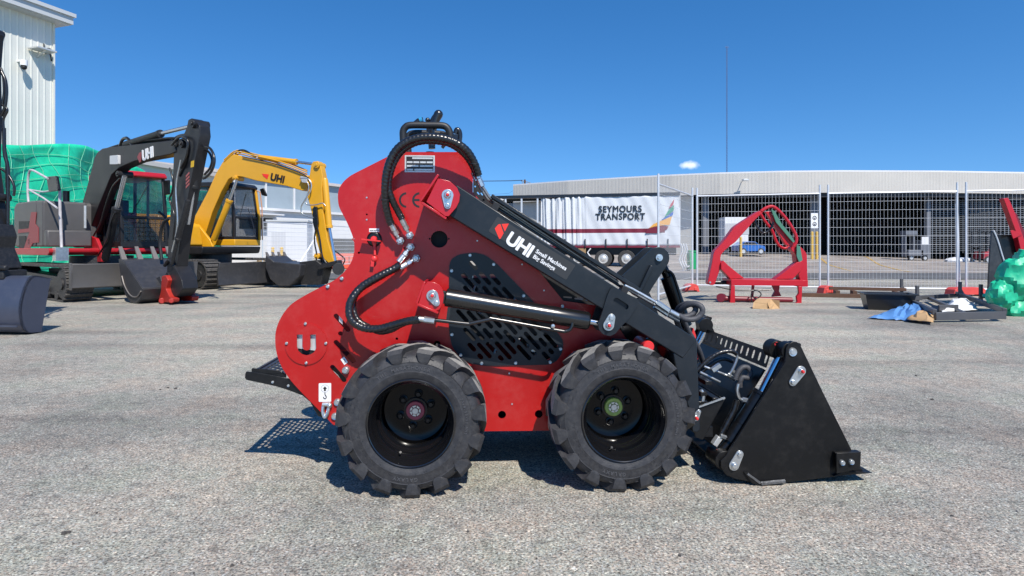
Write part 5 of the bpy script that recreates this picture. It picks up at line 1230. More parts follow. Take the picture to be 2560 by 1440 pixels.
def mesh_panel(A,B,z0,z1,label,nv=34,nh=11,wr=.0019,rail=.019,name='wire_fence',group='temporary fence panels',posts=(True,True),up=.20):
    A=Vector(A);B=Vector(B);d=(B-A);Ln=d.length
    o=empty(name,(A.x,A.y,0),math.atan2(d.y,d.x),None,label,'fence',group)
    for k,ok in enumerate(posts):
        if ok:
            x=0.03 if k==0 else Ln-.03; mb=MB(); mb.cyl((x,0,.02),(x,0,z1+up),rail,10); mb.build('post',GALV,o)
    for z in (z0,z1):
        mb=MB(); mb.cyl((.03,0,z),(Ln-.03,0,z),rail*.9,8); mb.build('rail',GALV,o)
    mb=MB()
    for i in range(nv):
        x=.03+(Ln-.06)*(i+.5)/nv; mb.tube([(x,0,z0),(x,0,z1)],wr,4,cap=False)
    for i in range(1,nh):
        z=z0+(z1-z0)*i/nh; mb.tube([(.03,-.004,z),(Ln-.03,-.004,z)],wr*1.25,4,cap=False)
    mb.build('wire_mesh',MESH,o,split=False)
    return o
fpx=[(1643,10.6),(1733,13.3),(2060,12.6),(2404,12.1),(2760,11.5)]
fp_=[gp_(a,b) for a,b in fpx]
lab=['wire fence panel seen edge-on behind the loader, with a tall post','wire fence panel behind the red grab','wire fence panel in the middle of the open shed','wire fence panel at the right edge behind the red boom']
for i in range(4):
    A=Vector(fp_[i]);B=Vector(fp_[i+1]); d=(B-A).normalized()
    mesh_panel(A+d*.05,B-d*.05,.13,2.10,lab[i],nv=int((B-A).length/.073),up=.18)
# stay behind the third joint
A=Vector(fp_[3]); mb=MB(); mb.tube([(A.x-.06,A.y+.06,1.85),(A.x+.06,A.y+.14,.12)],.026,8); tag(mb.build('brace_pole',GALV,None),'near-upright galvanised pole bracing the fence joint near the right edge','fence stay')
FOOT=mat('red_fence_foot',(.60,.06,.05),.55,var=.1,vs=5)
def foot(x,y,lab,w=.62,rz=0,m=FOOT):
    mb=MB(); mb.prism(rounded([(-w/2,0),(-w/2+.05,.0),(-w/2+.07,.03),(w/2-.07,.03),(w/2-.05,0),(w/2,0),(w/2-.03,.13),(w/2-.10,.17),(-w/2+.10,.17),(-w/2+.03,.13)],.012),-.12,.12)
    mb.box(-w/2+.06,-w/2+.12,-.13,.13,.03,.10); mb.box(w/2-.12,w/2-.06,-.13,.13,.03,.10)
    o=mb.build('ballast_block',m,None,bevel=.012,loc=(x,y,0),rotz=rz,split=False); tag(o,lab,'fence foot','red plastic fence feet')
foot(fp_[1][0]-.1,fp_[1][1]-.15,'red plastic block at the fence corner left of the red grab',.32)
foot(fp_[2][0],fp_[2][1]-.1,'red plastic block under the fence joint right of the red grab',.30,.1)
foot(fp_[3][0]+.0,fp_[3][1]-.1,'long red plastic block under the fence joint beside the steel frame',.72,.1)
# far fence on the left side of the loader
mesh_panel(gp_(655,24),gp_(800,27.5),.1,1.95,'far wire fence panel in front of the white shed',nv=40,nh=10,wr=.006,rail=.022,group='far fence panels')
mesh_panel(gp_(800,27.5),gp_(900,31),.1,1.95,'far wire fence panel just left of the red loader',nv=40,nh=10,wr=.006,rail=.022,group='far fence panels')
a=gp_(742,24.5); mb=MB(); mb.tube([(a[0],a[1],.1),(gp_(802,26.5)[0],26.5,1.75)],.035,8); tag(mb.build('brace_pole',mat('white_stay',(.75,.76,.78),.4),None),'white slanting stay behind the toothed grey bucket of the yellow excavator','fence stay')
ORB=mat('orange_barrier_plastic',(.72,.10,.05),.55)
x,y=gp_(830,33); br=empty('water_barrier',(x,y,gz(x,y)),R(4),None,'orange plastic barrier seen between yellow arm and red loader','barrier')
mb=MB(); mb.box(0,1.9,-.15,.15,.0,.85); o=mb.build('barrier_body',ORB,br,bevel=.05)
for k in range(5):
    mb=MB(); mb.box(.2+k*.36,.28+k*.36,-.165,-.151,.35,.7); mb.build('recess_shade',mat('barrier_shadow_recess',(.35,.05,.03),.7),br)  # darker orange strips paint the shade of moulded recesses
# ============================================================ big open-fronted shed on the right
CR=mat('grey_ribbed_cladding',(0.50,0.475,0.43),0.6,var=.08,vs=.3)
nt2=CR.node_tree; b_=nt2.nodes['Principled BSDF']; wv=nt2.nodes.new('ShaderNodeTexWave'); wv.bands_direction='X'; wv.inputs['Scale'].default_value=1.1; tcx=nt2.nodes.new('ShaderNodeTexCoord'); bpp=nt2.nodes.new('ShaderNodeBump'); bpp.inputs['Distance'].default_value=.05; bpp.inputs['Strength'].default_value=.15
nt2.links.new(tcx.outputs['Object'],wv.inputs['Vector']); nt2.links.new(wv.outputs['Fac'],bpp.inputs['Height']); nt2.links.new(bpp.outputs[0],b_.inputs['Normal'])
FAC=[Vector(gp_(px,F*6.055/(YH-py))) for px,py in ((1283,464),(1420,454),(1560,446),(1680,439.5),(1800,434.5),(1950,430.5),(2100,429),(2350,430),(2950,440))]
pA=FAC[0]
hall=empty('open_shed',(pA.x,pA.y,0),0,None,'long grey ribbed-clad open-fronted shed behind the fence on the right','building')
ZT=7.05; ZL=5.35
def lp(p): return Vector((p.x-pA.x,p.y-pA.y))
FL=[lp(p) for p in FAC]; a,b,c=FL[0],FL[5],FL[-1]
def wallseg(p,q,z0,z1,th=.15):
    d=(q-p).normalized(); n=Vector((-d.y,d.x))*th
    m=MB(); m.add([(p.x,p.y,z0),(q.x,q.y,z0),(q.x+n.x,q.y+n.y,z0),(p.x+n.x,p.y+n.y,z0),(p.x,p.y,z1),(q.x,q.y,z1),(q.x+n.x,q.y+n.y,z1),(p.x+n.x,p.y+n.y,z1)],[(3,2,1,0),(4,5,6,7),(0,1,5,4),(1,2,6,5),(2,3,7,6),(3,0,4,7)]); return m
def ribs(p,q,z0,z1,step=.25):
    d=(q-p); Ln=d.length; d.normalize(); n=Vector((d.y,-d.x)); m=MB(); x=0
    while x<Ln-.05:
        a_=p+d*x; b_=p+d*(x+.05); o1=n*.006
        m.add([(a_.x,a_.y,z0),(b_.x,b_.y,z0),(b_.x+o1.x,b_.y+o1.y,z0),(a_.x+o1.x,a_.y+o1.y,z0),(a_.x,a_.y,z1),(b_.x,b_.y,z1),(b_.x+o1.x,b_.y+o1.y,z1),(a_.x+o1.x,a_.y+o1.y,z1)],[(2,3,7,6),(3,0,4,7),(1,2,6,5)]); x+=step
    return m
m=MB()
for p,q in zip(FL,FL[1:]):
    for w in (wallseg(p,q,ZL,ZT),ribs(p,q,ZL,ZT)): m.add(w.v,w.f)
m.build('cladding_band',CR,hall,smooth=0,split=False)
K=lp(Vector(gp_(1735,52.3)))
wallseg(a+Vector((0,.4)),K+Vector((0,.4)),-.5,ZL).build('lower_wall',mat('lower_wall_cream',(.42,.41,.38),.6),hall,smooth=0)
m=MB()
for p,q in zip(FL,FL[1:]): w=wallseg(p,q,ZT,ZT+.12,.4); m.add(w.v,w.f)
m.build('capping',WH,hall,smooth=0,split=False)
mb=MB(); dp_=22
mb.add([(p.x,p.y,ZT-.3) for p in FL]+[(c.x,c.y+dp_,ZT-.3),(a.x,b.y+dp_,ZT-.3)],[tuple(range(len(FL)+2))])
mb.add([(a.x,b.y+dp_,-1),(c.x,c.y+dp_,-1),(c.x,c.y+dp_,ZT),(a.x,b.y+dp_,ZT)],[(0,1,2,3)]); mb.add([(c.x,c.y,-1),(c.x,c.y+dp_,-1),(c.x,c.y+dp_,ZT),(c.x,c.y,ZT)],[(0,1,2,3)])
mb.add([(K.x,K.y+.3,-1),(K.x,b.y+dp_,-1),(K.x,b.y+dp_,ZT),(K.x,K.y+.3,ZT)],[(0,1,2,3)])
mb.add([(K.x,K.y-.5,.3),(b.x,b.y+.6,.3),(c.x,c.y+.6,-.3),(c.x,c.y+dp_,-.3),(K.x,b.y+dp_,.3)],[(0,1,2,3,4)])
mb.build('dark_interior',DARK,hall,smooth=0,split=False)  # near-black surfaces carry the shed's inner shade in their colour
m=MB()
for p,q in zip(FL[4:],FL[5:]): w=wallseg(p+Vector((0,.2)),q+Vector((0,.2)),ZL-.35,ZL,.3); m.add(w.v,w.f)
m.build('lintel',BLACKM,hall,smooth=0,split=False)
COLM=mat('column_grey',(.14,.15,.17),.6)
for px,w in ((1765,.5),(2037,.6),(2322,.35)):
    q=lp(Vector(gp_(px,51.8 if px<1900 else 50.2))); mb=MB(); mb.box(q.x-w/2,q.x+w/2,q.y,q.y+.35,-.6,ZL); mb.build('column',COLM,hall)
# roller shutter, right bays
q0=lp(Vector(gp_(2326,50.6)));q1=lp(Vector(gp_(2700,50.6))); mb=MB()
for k in range(26):
    z=.6+k*.17; mb.box(q0.x,q1.x,q0.y+.2,q0.y+.24,z,z+.035)
for k in range(40):
    x=q0.x+k*(q1.x-q0.x)/39; mb.box(x,x+.04,q0.y+.24,q0.y+.27,.4,5.0)
mb.build('roller_grille',mat('grille_grey',(.20,.21,.22),.5,metal=.3),hall,smooth=0,split=False)
for px,py in ((1855,452),(2031,446),(2313,452)):
    Yd=50.5 if px>1880 else 49.8; q=lp(Vector(gp_(px,Yd))); z=H+(YH-py)/F*Yd; mb=MB(); mb.box(q.x-.22,q.x+.22,q.y-.9,q.y-.5,z-.08,z+.06); mb.obox((q.x,q.y+.4,z-.1),(q.x,q.y-.6,z),.06,.06); mb.build('wall_light',ALU,hall,bevel=.02)
ow=empty('low_annexe',(-2.6,62,0),0,None,'low grey annexe at the left end of the big shed','building')
mb=MB(); mb.box(0,2.8,0,8,-.5,5.4); mb.build('wall',mat('annexe_grey',(.35,.37,.38),.6),ow); mb=MB(); mb.prism([(-.3,5.4),(2.8,5.9),(2.8,6.15),(-.3,5.6)],-.3,8); mb.build('roof',WH,ow)
# sign on the pillar
x,y=gp_(2036,43.8); mb=MB(); mb.box(-.25,.25,-.02,.02,2.3,3.4); sg=mb.build('notice_board',WHITE,None,loc=(x,y,gz(x,y))); tag(sg,'white notice board on the shed pillar above two yellow bollards','sign')
for z in (3.05,2.6):
    mb=MB(); mb.lathe([(.15,-.03),(.10,-.03)],20,(0,0,z)); mb.box(-.05,.05,-.035,-.021,z-.08,z+.02); mb.build('symbol',INK,sg,split=False)
# ============================================================ curtain-sided trailer
TA=Vector(gp_(1238,37.8));TB=Vector(gp_(1700,35.2)); TF=Frame(TA.x,TA.y,math.degrees(math.atan2(TB.y-TA.y,TB.x-TA.x)))
tl=root(TF,'curtain_trailer','white curtain-sided trailer lettered SEYMOURS TRANSPORT with a maroon stripe, curtain partly drawn','trailer')
G0=-.27; LT=(TB-TA).length; TFW=2.4
CURT=mat('white_curtain_pvc',(0.62,0.64,0.66),0.45,var=.03,vs=1)
MAR=mat('maroon_stripe',(0.17,0.012,0.03),.5)
u0=TF.P(1352,550,0).x; zb=1.02; zt_=TF.P(1500,491,0).z
def cw(u,z):
    f=1-sm(u0+1.2,u0+3.2,u); return .10*f*math.sin(u*15+math.sin(u*5))-.03*math.sin(u*1.9)*(1-f)*math.sin((z-zb)*1.5)+.012*math.sin(u*9+z*4)*(1-f)+.05*f*math.sin(u*31+z)
def zst(u,hi):                       # stripe edges climb into the swoosh at the back
    base=TF.P(1500,582,0).z if not hi else TF.P(1500,571,0).z
    return base
mb=MB(); nu=230; zz=[zb]+[zb+(zt_-zb)*k/24 for k in range(1,25)]
zs0=TF.P(1500,582.5,0).z; zs1=TF.P(1500,572,0).z
zz=sorted(set([z for z in zz if abs(z-zs0)>.05 and abs(z-zs1)>.05]+[zs0,zs1]))
us=[u0+(LT-u0)*i/nu for i in range(nu+1)]
vs=[(u,cw(u,z),z-(.10*abs(math.sin(u*2.2))*(1-sm(u0+1,u0+2.5,u)) if z==zz[-1] else 0)) for u in us for z in zz]; nzz=len(zz)
for i in range(nu):
    for j in range(nzz-1):
        mb.cm=1 if (zz[j]>zs0-1e-6 and zz[j]<zs1-1e-6 and us[i]<LT-.9) else 0
        mb.add([],[]) 
        mb.f.append((i*nzz+j,(i+1)*nzz+j,(i+1)*nzz+j+1,i*nzz+j+1)); mb.m.append(mb.cm)
mb.v=vs
cu_=mb.build('side_curtain',[CURT,MAR],tl,smooth=70,split=False); sm_=cu_.modifiers.new('thick','SOLIDIFY'); sm_.thickness=.01; sm_.offset=1
p=TF.P(1549,546,-.1); DBL=mat('dark_lettering',(.015,.022,.03),.5)
p=TF.P(1550,530,-.045); text('SEYMOURS',.53,DBL,tl,tuple(p),align='CENTER',fat=.016,ext=.006,name='curtain_lettering',space=1.12,sx=.90)
p=TF.P(1550,549,-.045); text('TRANSPORT',.53,DBL,tl,tuple(p),align='CENTER',fat=.016,ext=.006,name='curtain_lettering',space=1.12,sx=.90)
def swoosh(px,m):
    q=MB(); q.prism(TF.poly(px,-.06),-.062,-.05); q.build('swoosh',m,tl,smooth=0)
swoosh([(1686,497),(1683,512),(1672,522),(1676,512)],mat('swoosh_red',(.45,.05,.07),.5))
swoosh([(1685,512),(1684,526),(1660,545),(1670,527)],mat('swoosh_green',(.03,.28,.17),.5))
swoosh([(1684,529),(1682,538),(1650,552),(1660,545)],mat('swoosh_blue',(.03,.13,.45),.5))
swoosh([(1680,541),(1674,562),(1650,564),(1622,571),(1634,560)],mat('swoosh_orange',(.75,.38,.08),.5))
swoosh([(1618,572),(1638,565),(1655,564),(1671,566),(1668,573),(1656,580),(1640,583),(1614,583)],MAR)
mb=MB(); mb.box(.0,LT,-.05,.05,zt_-.02,zt_+.16); mb.box(0,LT,TFW-.05,TFW+.05,zt_-.02,zt_+.16); mb.box(0,LT,0,TFW,zt_+.10,zt_+.14); mb.build('roof_frame',mat('trailer_black',(.012,.016,.024),.4),tl,split=False)
mb=MB(); mb.box(0,LT,-.02,TFW,.90,1.02); mb.build('deck',MAR,tl); mb=MB(); mb.box(2,LT-.2,.5,TFW-.5,.45,.9); mb.build('chassis',BLACK,tl)
mb=MB(); mb.box(LT-.06,LT,0,TFW,1.0,zt_); mb.build('rear_doors',mat('rear_door_grey',(.45,.45,.45),.5),tl)
mb=MB(); mb.box(LT,LT+.03,.15,.22,1.0,zt_); mb.box(LT,LT+.03,.5,.55,1.0,zt_); mb.build('lock_bar',GALV,tl)
for k in range(3):
    u=TF.P(1264+k*40,500,0).x; mb=MB(); mb.box(u-.05,u+.05,-.02,.08,1.0,zt_); mb.build('curtain_post',GALV,tl)
mb=MB(); mb.box(u0+.3,LT-.1,TFW-.02,TFW,1.0,zt_); mb.build('far_curtain',CURT,tl)
for px in (1412,1463,1515,1568,1618,1670):
    u=TF.P(px,600,0).x; mb=MB(); mb.box(u-.035,u+.035,-.09,-.06,.90,1.42); mb.build('curtain_strap',INK,tl)
wz=G0+.50
TY=mat('truck_tyre',(.03,.03,.03),.8,dust=.3)
def twheel(u,v,r,parent):
    mb=MB(); mb.lathe([(.56*r,.02),(.6*r,0),(.93*r,.0),(r,.04),(r,.28),(.56*r,.30)],32,(0,0,0)); w=mb.build('trailer_wheel',TY,parent,loc=(u,v,wz)); 
    mb=MB(); mb.lathe([(.57*r,.02),(.52*r,.01),(.48*r,.05),(.3*r,.02),(.26*r,-.01),(.18*r,-.03),(.0001,-.03)],28); rr=mb.build('rim',ALU,w)
    return w
for px in (1445,1508,1566):
    for v in (0.02,TFW-.32): twheel(TF.P(px,643,0).x,v,.52,tl)
mb=MB(); mb.tube([(TF.P(1477,640,0).x,0,.3),(TF.P(1477,640,0).x-.2,0,.6),(TF.P(1477,640,0).x,0,.85)],.04,6); mb.build('mudguard_stay',WHITE,tl)
for px in (1360,1440): 
    u=TF.P(px,640,0).x; mb=MB(); mb.box(u,u+.6,-.01,.0,.4,.85); mb.build('side_board',mat('side_board_tan',(.35,.22,.10),.6),tl)
# plastic wrap hanging on the fence corner beside the trailer
mb=MB(); 
for k in range(3):
    x,y=gp_(1702+k*6,13.2); 
    mb.tube(crom([(x,y,1.05),(x+.03,y-.02,.9),(x-.03,y,.7),(x+.02,y-.03,.55),(x+.05,y,.48+.03*k),(x+.09,y,.56)],4),.018,6)
tag(mb.build('plastic_wrap',mat('clear_plastic',(.7,.7,.7),.2,alpha=.75),None,split=False),'torn white plastic wrap hanging from the fence corner','plastic wrap')
# ============================================================ red bale grab
BG=Frame((1890-1280)/F*10.8,10.8,-3); bg_=root(BG,'bale_grab','red bale grab attachment with arched arms standing on the ground before the fence','attachment')
GR=mat('attachment_red',(.46,.007,.016),.4,coat=.1,var=.05,vs=3)
def gpr(px,v0,v1,name,m=GR,at=0,bevel=.006,r=0): return seg_prism(BG,px,v0,v1,name,m,bg_,bevel=bevel,at=at,r=r)
# (px coords) left arm
gpr([(1766,708),(1772,712),(1783,712),(1790,690),(1800,665),(1797,650),(1798,638),(1806,628),(1822,614),(1835,605),(1848,590),(1866,570),(1885,548),(1905,530),(1903,526),(1890,530),(1850,556),(1832,568),(1815,592),(1800,610),(1781,630),(1776,660),(1768,695)],-.09,.09,'left_arm',r=.05)
gpr([(2014,714),(2006,716),(1998,706),(1992,690),(1985,650),(1984,635),(1970,622),(1985,612),(1998,618),(2012,634),(2013,680)],-.09,.09,'right_arm',r=.05)
mb=MB(); mb.tube(crom([BG.P(x,y,-.25) for x,y in [(1903,528),(1915,520),(1930,516),(1944,524),(1962,543),(1978,566),(1990,590),(1990,606),(1984,616)]],4),.028,10)
mb.build('arch_tube',GR,bg_)
mb=MB(); mb.tube(crom([BG.P(x,y,.25) for x,y in [(1901,534),(1912,552),(1930,576),(1940,602),(1950,616),(1962,621),(1975,616),(1984,612)]],4),.026,10); mb.build('arch_tube',GR,bg_)
gpr([(1912,530),(1924,528),(1944,560),(1975,600),(1985,608),(1978,616),(1962,612),(1940,574),(1924,548)],-.03,.05,'centre_bar')
gpr([(1924,524),(1932,528),(1950,560),(1970,584),(1984,606),(1978,606),(1956,580),(1936,556)],-.08,-.05,'torn_strap',mat('green_strap',(.06,.20,.14),.7),bevel=0)
gpr([(1984,612),(1992,616),(1998,650),(1990,655),(1984,640)],-.14,-.11,'torn_strap',mat('green_strap',(0,0,0)),bevel=0)
hoses(BG,[(1886,548),(1892,566),(1908,582),(1924,574),(1934,556)],-.05,.02,bg_); hoses(BG,[(1890,545),(1890,560),(1902,576)],.0,.014,bg_)
gpr([(1797,657),(1803,651),(1815,663),(1838,682),(1855,695),(1820,696),(1797,672)],-.14,.04,'left_strut'); gpr([(1996,652),(2000,658),(1998,672),(1975,696),(1930,697),(1958,676),(1985,655)],-.14,.04,'right_strut')
gpr([(1815,696),(1990,698),(1990,712),(1815,711)],-.30,.22,'cross_beam'); gpr([(1990,700),(2014,700),(2014,716),(1990,716)],-.1,.12,'beam_end')
gpr([(1815,711),(1824,711),(1825,756),(1812,756)],-.30,-.24,'front_leg'); gpr([(1978,713),(1988,713),(1986,760),(1966,760),(1976,750),(1974,738),(1980,730)],-.30,-.24,'front_leg')
gpr([(1830,712),(1837,735),(1836,742),(1828,742)],.1,.16,'rear_leg'); gpr([(1930,712),(1950,712),(1948,728),(1954,740),(1930,742),(1938,728)],.0,.06,'rear_leg'); gpr([(1881,712),(1887,712),(1883,750),(1878,750)],.0,.05,'rear_leg')
mb=MB(); mb.cyl(BG.P(1806,746,-.2),BG.P(1980,750,-.2),.045,14); mb.cyl(BG.P(1802,744,-.27),BG.P(1806,744,-.1),.075,14); mb.build('lower_tube',mat('attachment_red_shade',(.17,.01,.02),.4),bg_,split=False)  # darker copy of the red puts shading into the colour
mb=MB(); mb.cyl(BG.P(1783,706,.0),BG.P(1815,706,.0),.035,12); mb.build('hydraulic_ram',BLACK,bg_); hoses(BG,[(1790,716),(1830,724),(1880,726),(1930,724)],-.25,.012,bg_); hoses(BG,[(1880,756),(1878,735),(1890,725),(1903,736),(1890,748),(1882,740)],-.32,.010,bg_)
mb=MB(); mb.lathe([(.0001,-.02),(.015,-.02),(.02,0)],12,tuple(BG.P(1775,706,-.10))); mb.build('pivot_pin',ZINC,bg_)
# ============================================================ yard clutter on the right
CARD=mat('cardboard',(.46,.29,.14),.8,var=.08,vs=8)
def gpt(px,py): t=H/((py-YH)/F); return ((px-1280)/F*t,t)
x,y=gpt(1912,771); cb=empty('cardboard_box',(x,y,0),R(-12),None,'crushed open cardboard box on the ground before the red grab','cardboard box')
mb=MB(); t=.006
mb.add([(-.20,-.10,0),(.02,-.12,0),(.02,-.10,.085),(-.17,-.02,.10),(-.20,-.10,.02)],[(0,1,2,3,4)])
mb.add([(-.17,-.02,.10),(.02,-.10,.085),(.10,.06,.15),(-.08,.12,.15)],[(0,1,2,3)])
mb.add([(.10,.06,.15),(.02,-.10,.10),(.05,-.12,0),(.14,-.06,0)],[(0,1,2,3)]); mb.add([(.10,.06,.15),(.22,.0,.13),(.22,.0,0),(.14,-.02,0)],[(0,1,2,3)]); mb.add([(.02,-.11,.0),(.07,-.14,.0),(.13,-.06,.08),(.09,-.05,.09)],[(0,1,2,3)]); mb.add([(-.08,.12,.15),(.10,.06,.15),(.10,.06,0),(-.08,.12,0)],[(0,1,2,3)])
o=mb.build('crushed_panels',CARD,cb,smooth=0,split=False); s_=o.modifiers.new('t','SOLIDIFY'); s_.thickness=.005
TIM=mat('brown_timber',(.10,.05,.028),.7,var=.25,vs=6)
a=gpt(1995,742);b=gpt(2280,748); tm_=empty('timber_rack',(a[0],a[1],0),math.atan2(b[1]-a[1],b[0]-a[0]),None,'brown timber frame lying beside the fence, right of the red grab','timber')
Lb=math.hypot(b[0]-a[0],b[1]-a[1]); mb=MB(); mb.box(0,Lb,0,.07,.0,.075); mb.build('lower_board',TIM,tm_,bevel=.004); mb=MB(); mb.box(.62,Lb,.28,.34,.13,.19); mb.build('upper_board',TIM,tm_,bevel=.004)
for k in (.68,.98,1.7): mb=MB(); mb.box(k,k+.08,.07,.28,.0,.13); mb.build('cross_block',TIM,tm_,bevel=.004)
BT=mat('black_tub_plastic',(.012,.012,.013),.38,coat=.2)
a=gpt(2164,775); tb_=MB(); w,d_,h=.68,.40,.26
def tub(mb,w,d,h,t=.015,tap=.05):
    o=[(0+tap,0+tap),(w-tap,0+tap),(w-tap,d-tap),(0+tap,d-tap)]; O=[(0,0),(w,0),(w,d),(0,d)]; i=[(t,t),(w-t,t),(w-t,d-t),(t,d-t)]; j=[(tap+t,tap+t),(w-tap-t,tap+t),(w-tap-t,d-tap-t),(tap+t,d-tap-t)]
    R_=[(-.03,-.03),(w+.03,-.03),(w+.03,d+.03),(-.03,d+.03)]
    v=[(x,y,0) for x,y in o]+[(x,y,h-.02) for x,y in O]+[(x,y,h-.02) for x,y in R_]+[(x,y,h) for x,y in R_]+[(x,y,h) for x,y in i]+[(x,y,.015) for x,y in j]
    f=[(3,2,1,0)]+[(k*4+q,k*4+(q+1)%4,(k+1)*4+(q+1)%4,(k+1)*4+q) for k in range(5) for q in range(4)]+[(20,21,22,23)]
    mb.add(v,f)
tub(tb_,w,d_,h); o=tb_.build('plastic_tub',BT,None,smooth=0,loc=(a[0],a[1],0),rotz=R(-18),fix=True); tag(o,'black open plastic tub beside the blue sheet','tub')
# crumpled sheets
def crumple(name,pts_px,z,m,label,cat,nx=16,ny=10,amp=.04,sag=None,seed=1,base=None):
    rnd=random.Random(seed); P=[Vector(gpt(*p)) for p in pts_px]; mb=MB(); c=(P[0]+P[1]+P[2]+P[3])/4
    for i in range(nx+1):
        for j in range(ny+1):
            s,t=i/nx,j/ny; q=P[0].lerp(P[1],s).lerp(P[3].lerp(P[2],s),t)
            e=min(s,1-s,t,1-t); zz=z*(sm(0,.35,e))+amp*rnd.random()*(.3+e*3)+.004+(sag(s,t) if sag else 0)
            mb.v.append((q.x-c.x+rnd.uniform(-.015,.015),q.y-c.y+rnd.uniform(-.015,.015),max(.004,zz)+(base or 0)))
    n=ny+1
    for i in range(nx):
        for j in range(ny): mb.f.append((i*n+j,(i+1)*n+j,(i+1)*n+j+1,i*n+j+1)); mb.m.append(0)
    o=mb.build(name,m,None,smooth=25,loc=(c.x,c.y,0)); s_=o.modifiers.new('t','SOLIDIFY'); s_.thickness=.004; s_.offset=1; tag(o,label,cat); return o
crumple('blue_tarp',[(2168,798),(2318,806),(2330,784),(2262,772)],.07,mat('blue_plastic_sheet',(.10,.25,.52),.5,var=.1,vs=6),'crumpled blue plastic sheet on the ground beside the black tub','plastic sheet',amp=.07,seed=3,sag=lambda s,t:.10*max(0,s-.45)*t)
crumple('flattened_carton',[(2266,806),(2334,814),(2338,797),(2284,786)],.05,CARD,'flattened torn cardboard lying on the blue sheet end','cardboard',8,6,.03,seed=5,base=.03)
# grey steel frame with upright posts
SF=mat('grey_steel_section',(.085,.085,.09),.5,metal=.2,var=.1,vs=4)
a=gpt(2337,806);b=gpt(2512,803); c=gpt(2440,762); fr_=empty('stillage',(a[0],a[1],0),0,None,'grey steel stillage frame with four upright posts, right foreground clutter','steel frame')
A0=Vector((0,0));B0=Vector((b[0]-a[0],b[1]-a[1])); D0=Vector(gpt(2250,760))-Vector(a); C0=Vector(gpt(2392,752))-Vector(a)
def fbar(p,q,h=.11,w=.05,z=0,name='side_rail'): 
    mb=MB(); mb.obox((p.x,p.y,z+h/2),(q.x,q.y,z+h/2),w,h); mb.build(name,SF,fr_,bevel=.004)
fbar(A0,B0,.10,.05,.03); fbar(A0,D0,.07,.05,.10); fbar(B0,C0,.07,.05,.10); fbar(D0,C0,.07,.05,.06)
fbar((A0+B0)*.5,(D0+C0)*.5,.05,.05,.05,'cross_rail')
for px,py in ((2254,744),(2293,771),(2400,755),(2452,765)):
    p=Vector(gpt(px,py))-Vector(a); mb=MB(); mb.box(p.x-.022,p.x+.022,p.y-.022,p.y+.022,.02,.36); mb.prism([(p.x-.07,.13),(p.x+.07,.13),(p.x+.02,.22),(p.x-.02,.22)],p.y-.03,p.y-.024); mb.build('upright_post',SF,fr_,bevel=.003,split=False)
crumple('foam_mat',[(2352,792),(2446,786),(2434,768),(2366,772)],.10,mat('white_foam',(.72,.72,.70),.7,var=.04,vs=6),'white foam sheet lying inside the grey steel frame','foam sheet',10,6,.02,seed=8,base=.06)
x,y=gpt(2372,788); mb=MB(); mb.box(-.17,.15,-.01,.01,.0,.15); mb.box(-.17,-.15,-.01,.12,0,.14); o=mb.build('steel_offcut',SF,None,loc=(x,y,0),rotz=R(8),bevel=.003,split=False); tag(o,'bent grey steel offcut leaning on the white foam sheet','steel offcut')
# tall black blade plate and red boom at the right edge
KX=(2490-1280)/F*9.8; KF=Frame(KX,9.8,0); bl=root(KF,'blade_attachment','black curved blade attachment standing upright behind the green bundle','attachment')
mb=MB(); mb.prism(rounded(KF.poly([(2470,750),(2474,660),(2480,580),(2486,576),(2497,610),(2510,645),(2517,672),(2512,760)],0),.01),0,.03); mb.build('side_plate',mat('scratched_black_steel',(.05,.052,.055),.35,metal=.4,var=.4,vs=3,dust=.1),bl)
mb=MB(); mb.tube(crom([KF.P(x,y,-.01) for x,y in [(2484,576),(2494,600),(2506,640),(2517,672)]],4),.012,8); mb.build('edge_bead',GALV,bl)
mb=MB(); pl_=KF.poly([(2486,588),(2580,586),(2580,690),(2516,690)],.03); mb.prism(pl_,.05,.10); mb.build('back_plate',BLACK,bl)
KR=Frame(KX,9.9,0); rb=root(KR,'spare_jib','red steel boom leaning out of the green bundle at the right edge','boom')
mb=MB(); mb.prism(rounded(KR.poly([(2503,497),(2514,495),(2520,506),(2530,530),(2554,600),(2560,632),(2548,636),(2538,592),(2508,510)],-.1),.01),-.15,-.05); mb.build('boom_tube',GR,rb,bevel=.004)
mb=MB(); mb.prism(KR.poly([(2530,532),(2541,532),(2570,600),(2562,606),(2546,580)],-.05),-.05,.03); mb.build('boom_gusset',mat('attachment_red_shade',(0,0,0)),rb,bevel=.004)
mb=MB(); mb.prism(rounded(KR.poly([(2525,577),(2531,575),(2556,586),(2532,597)],-.16),.01),-.17,-.155); mb.build('hinge_plate',GR,rb,bevel=.002)
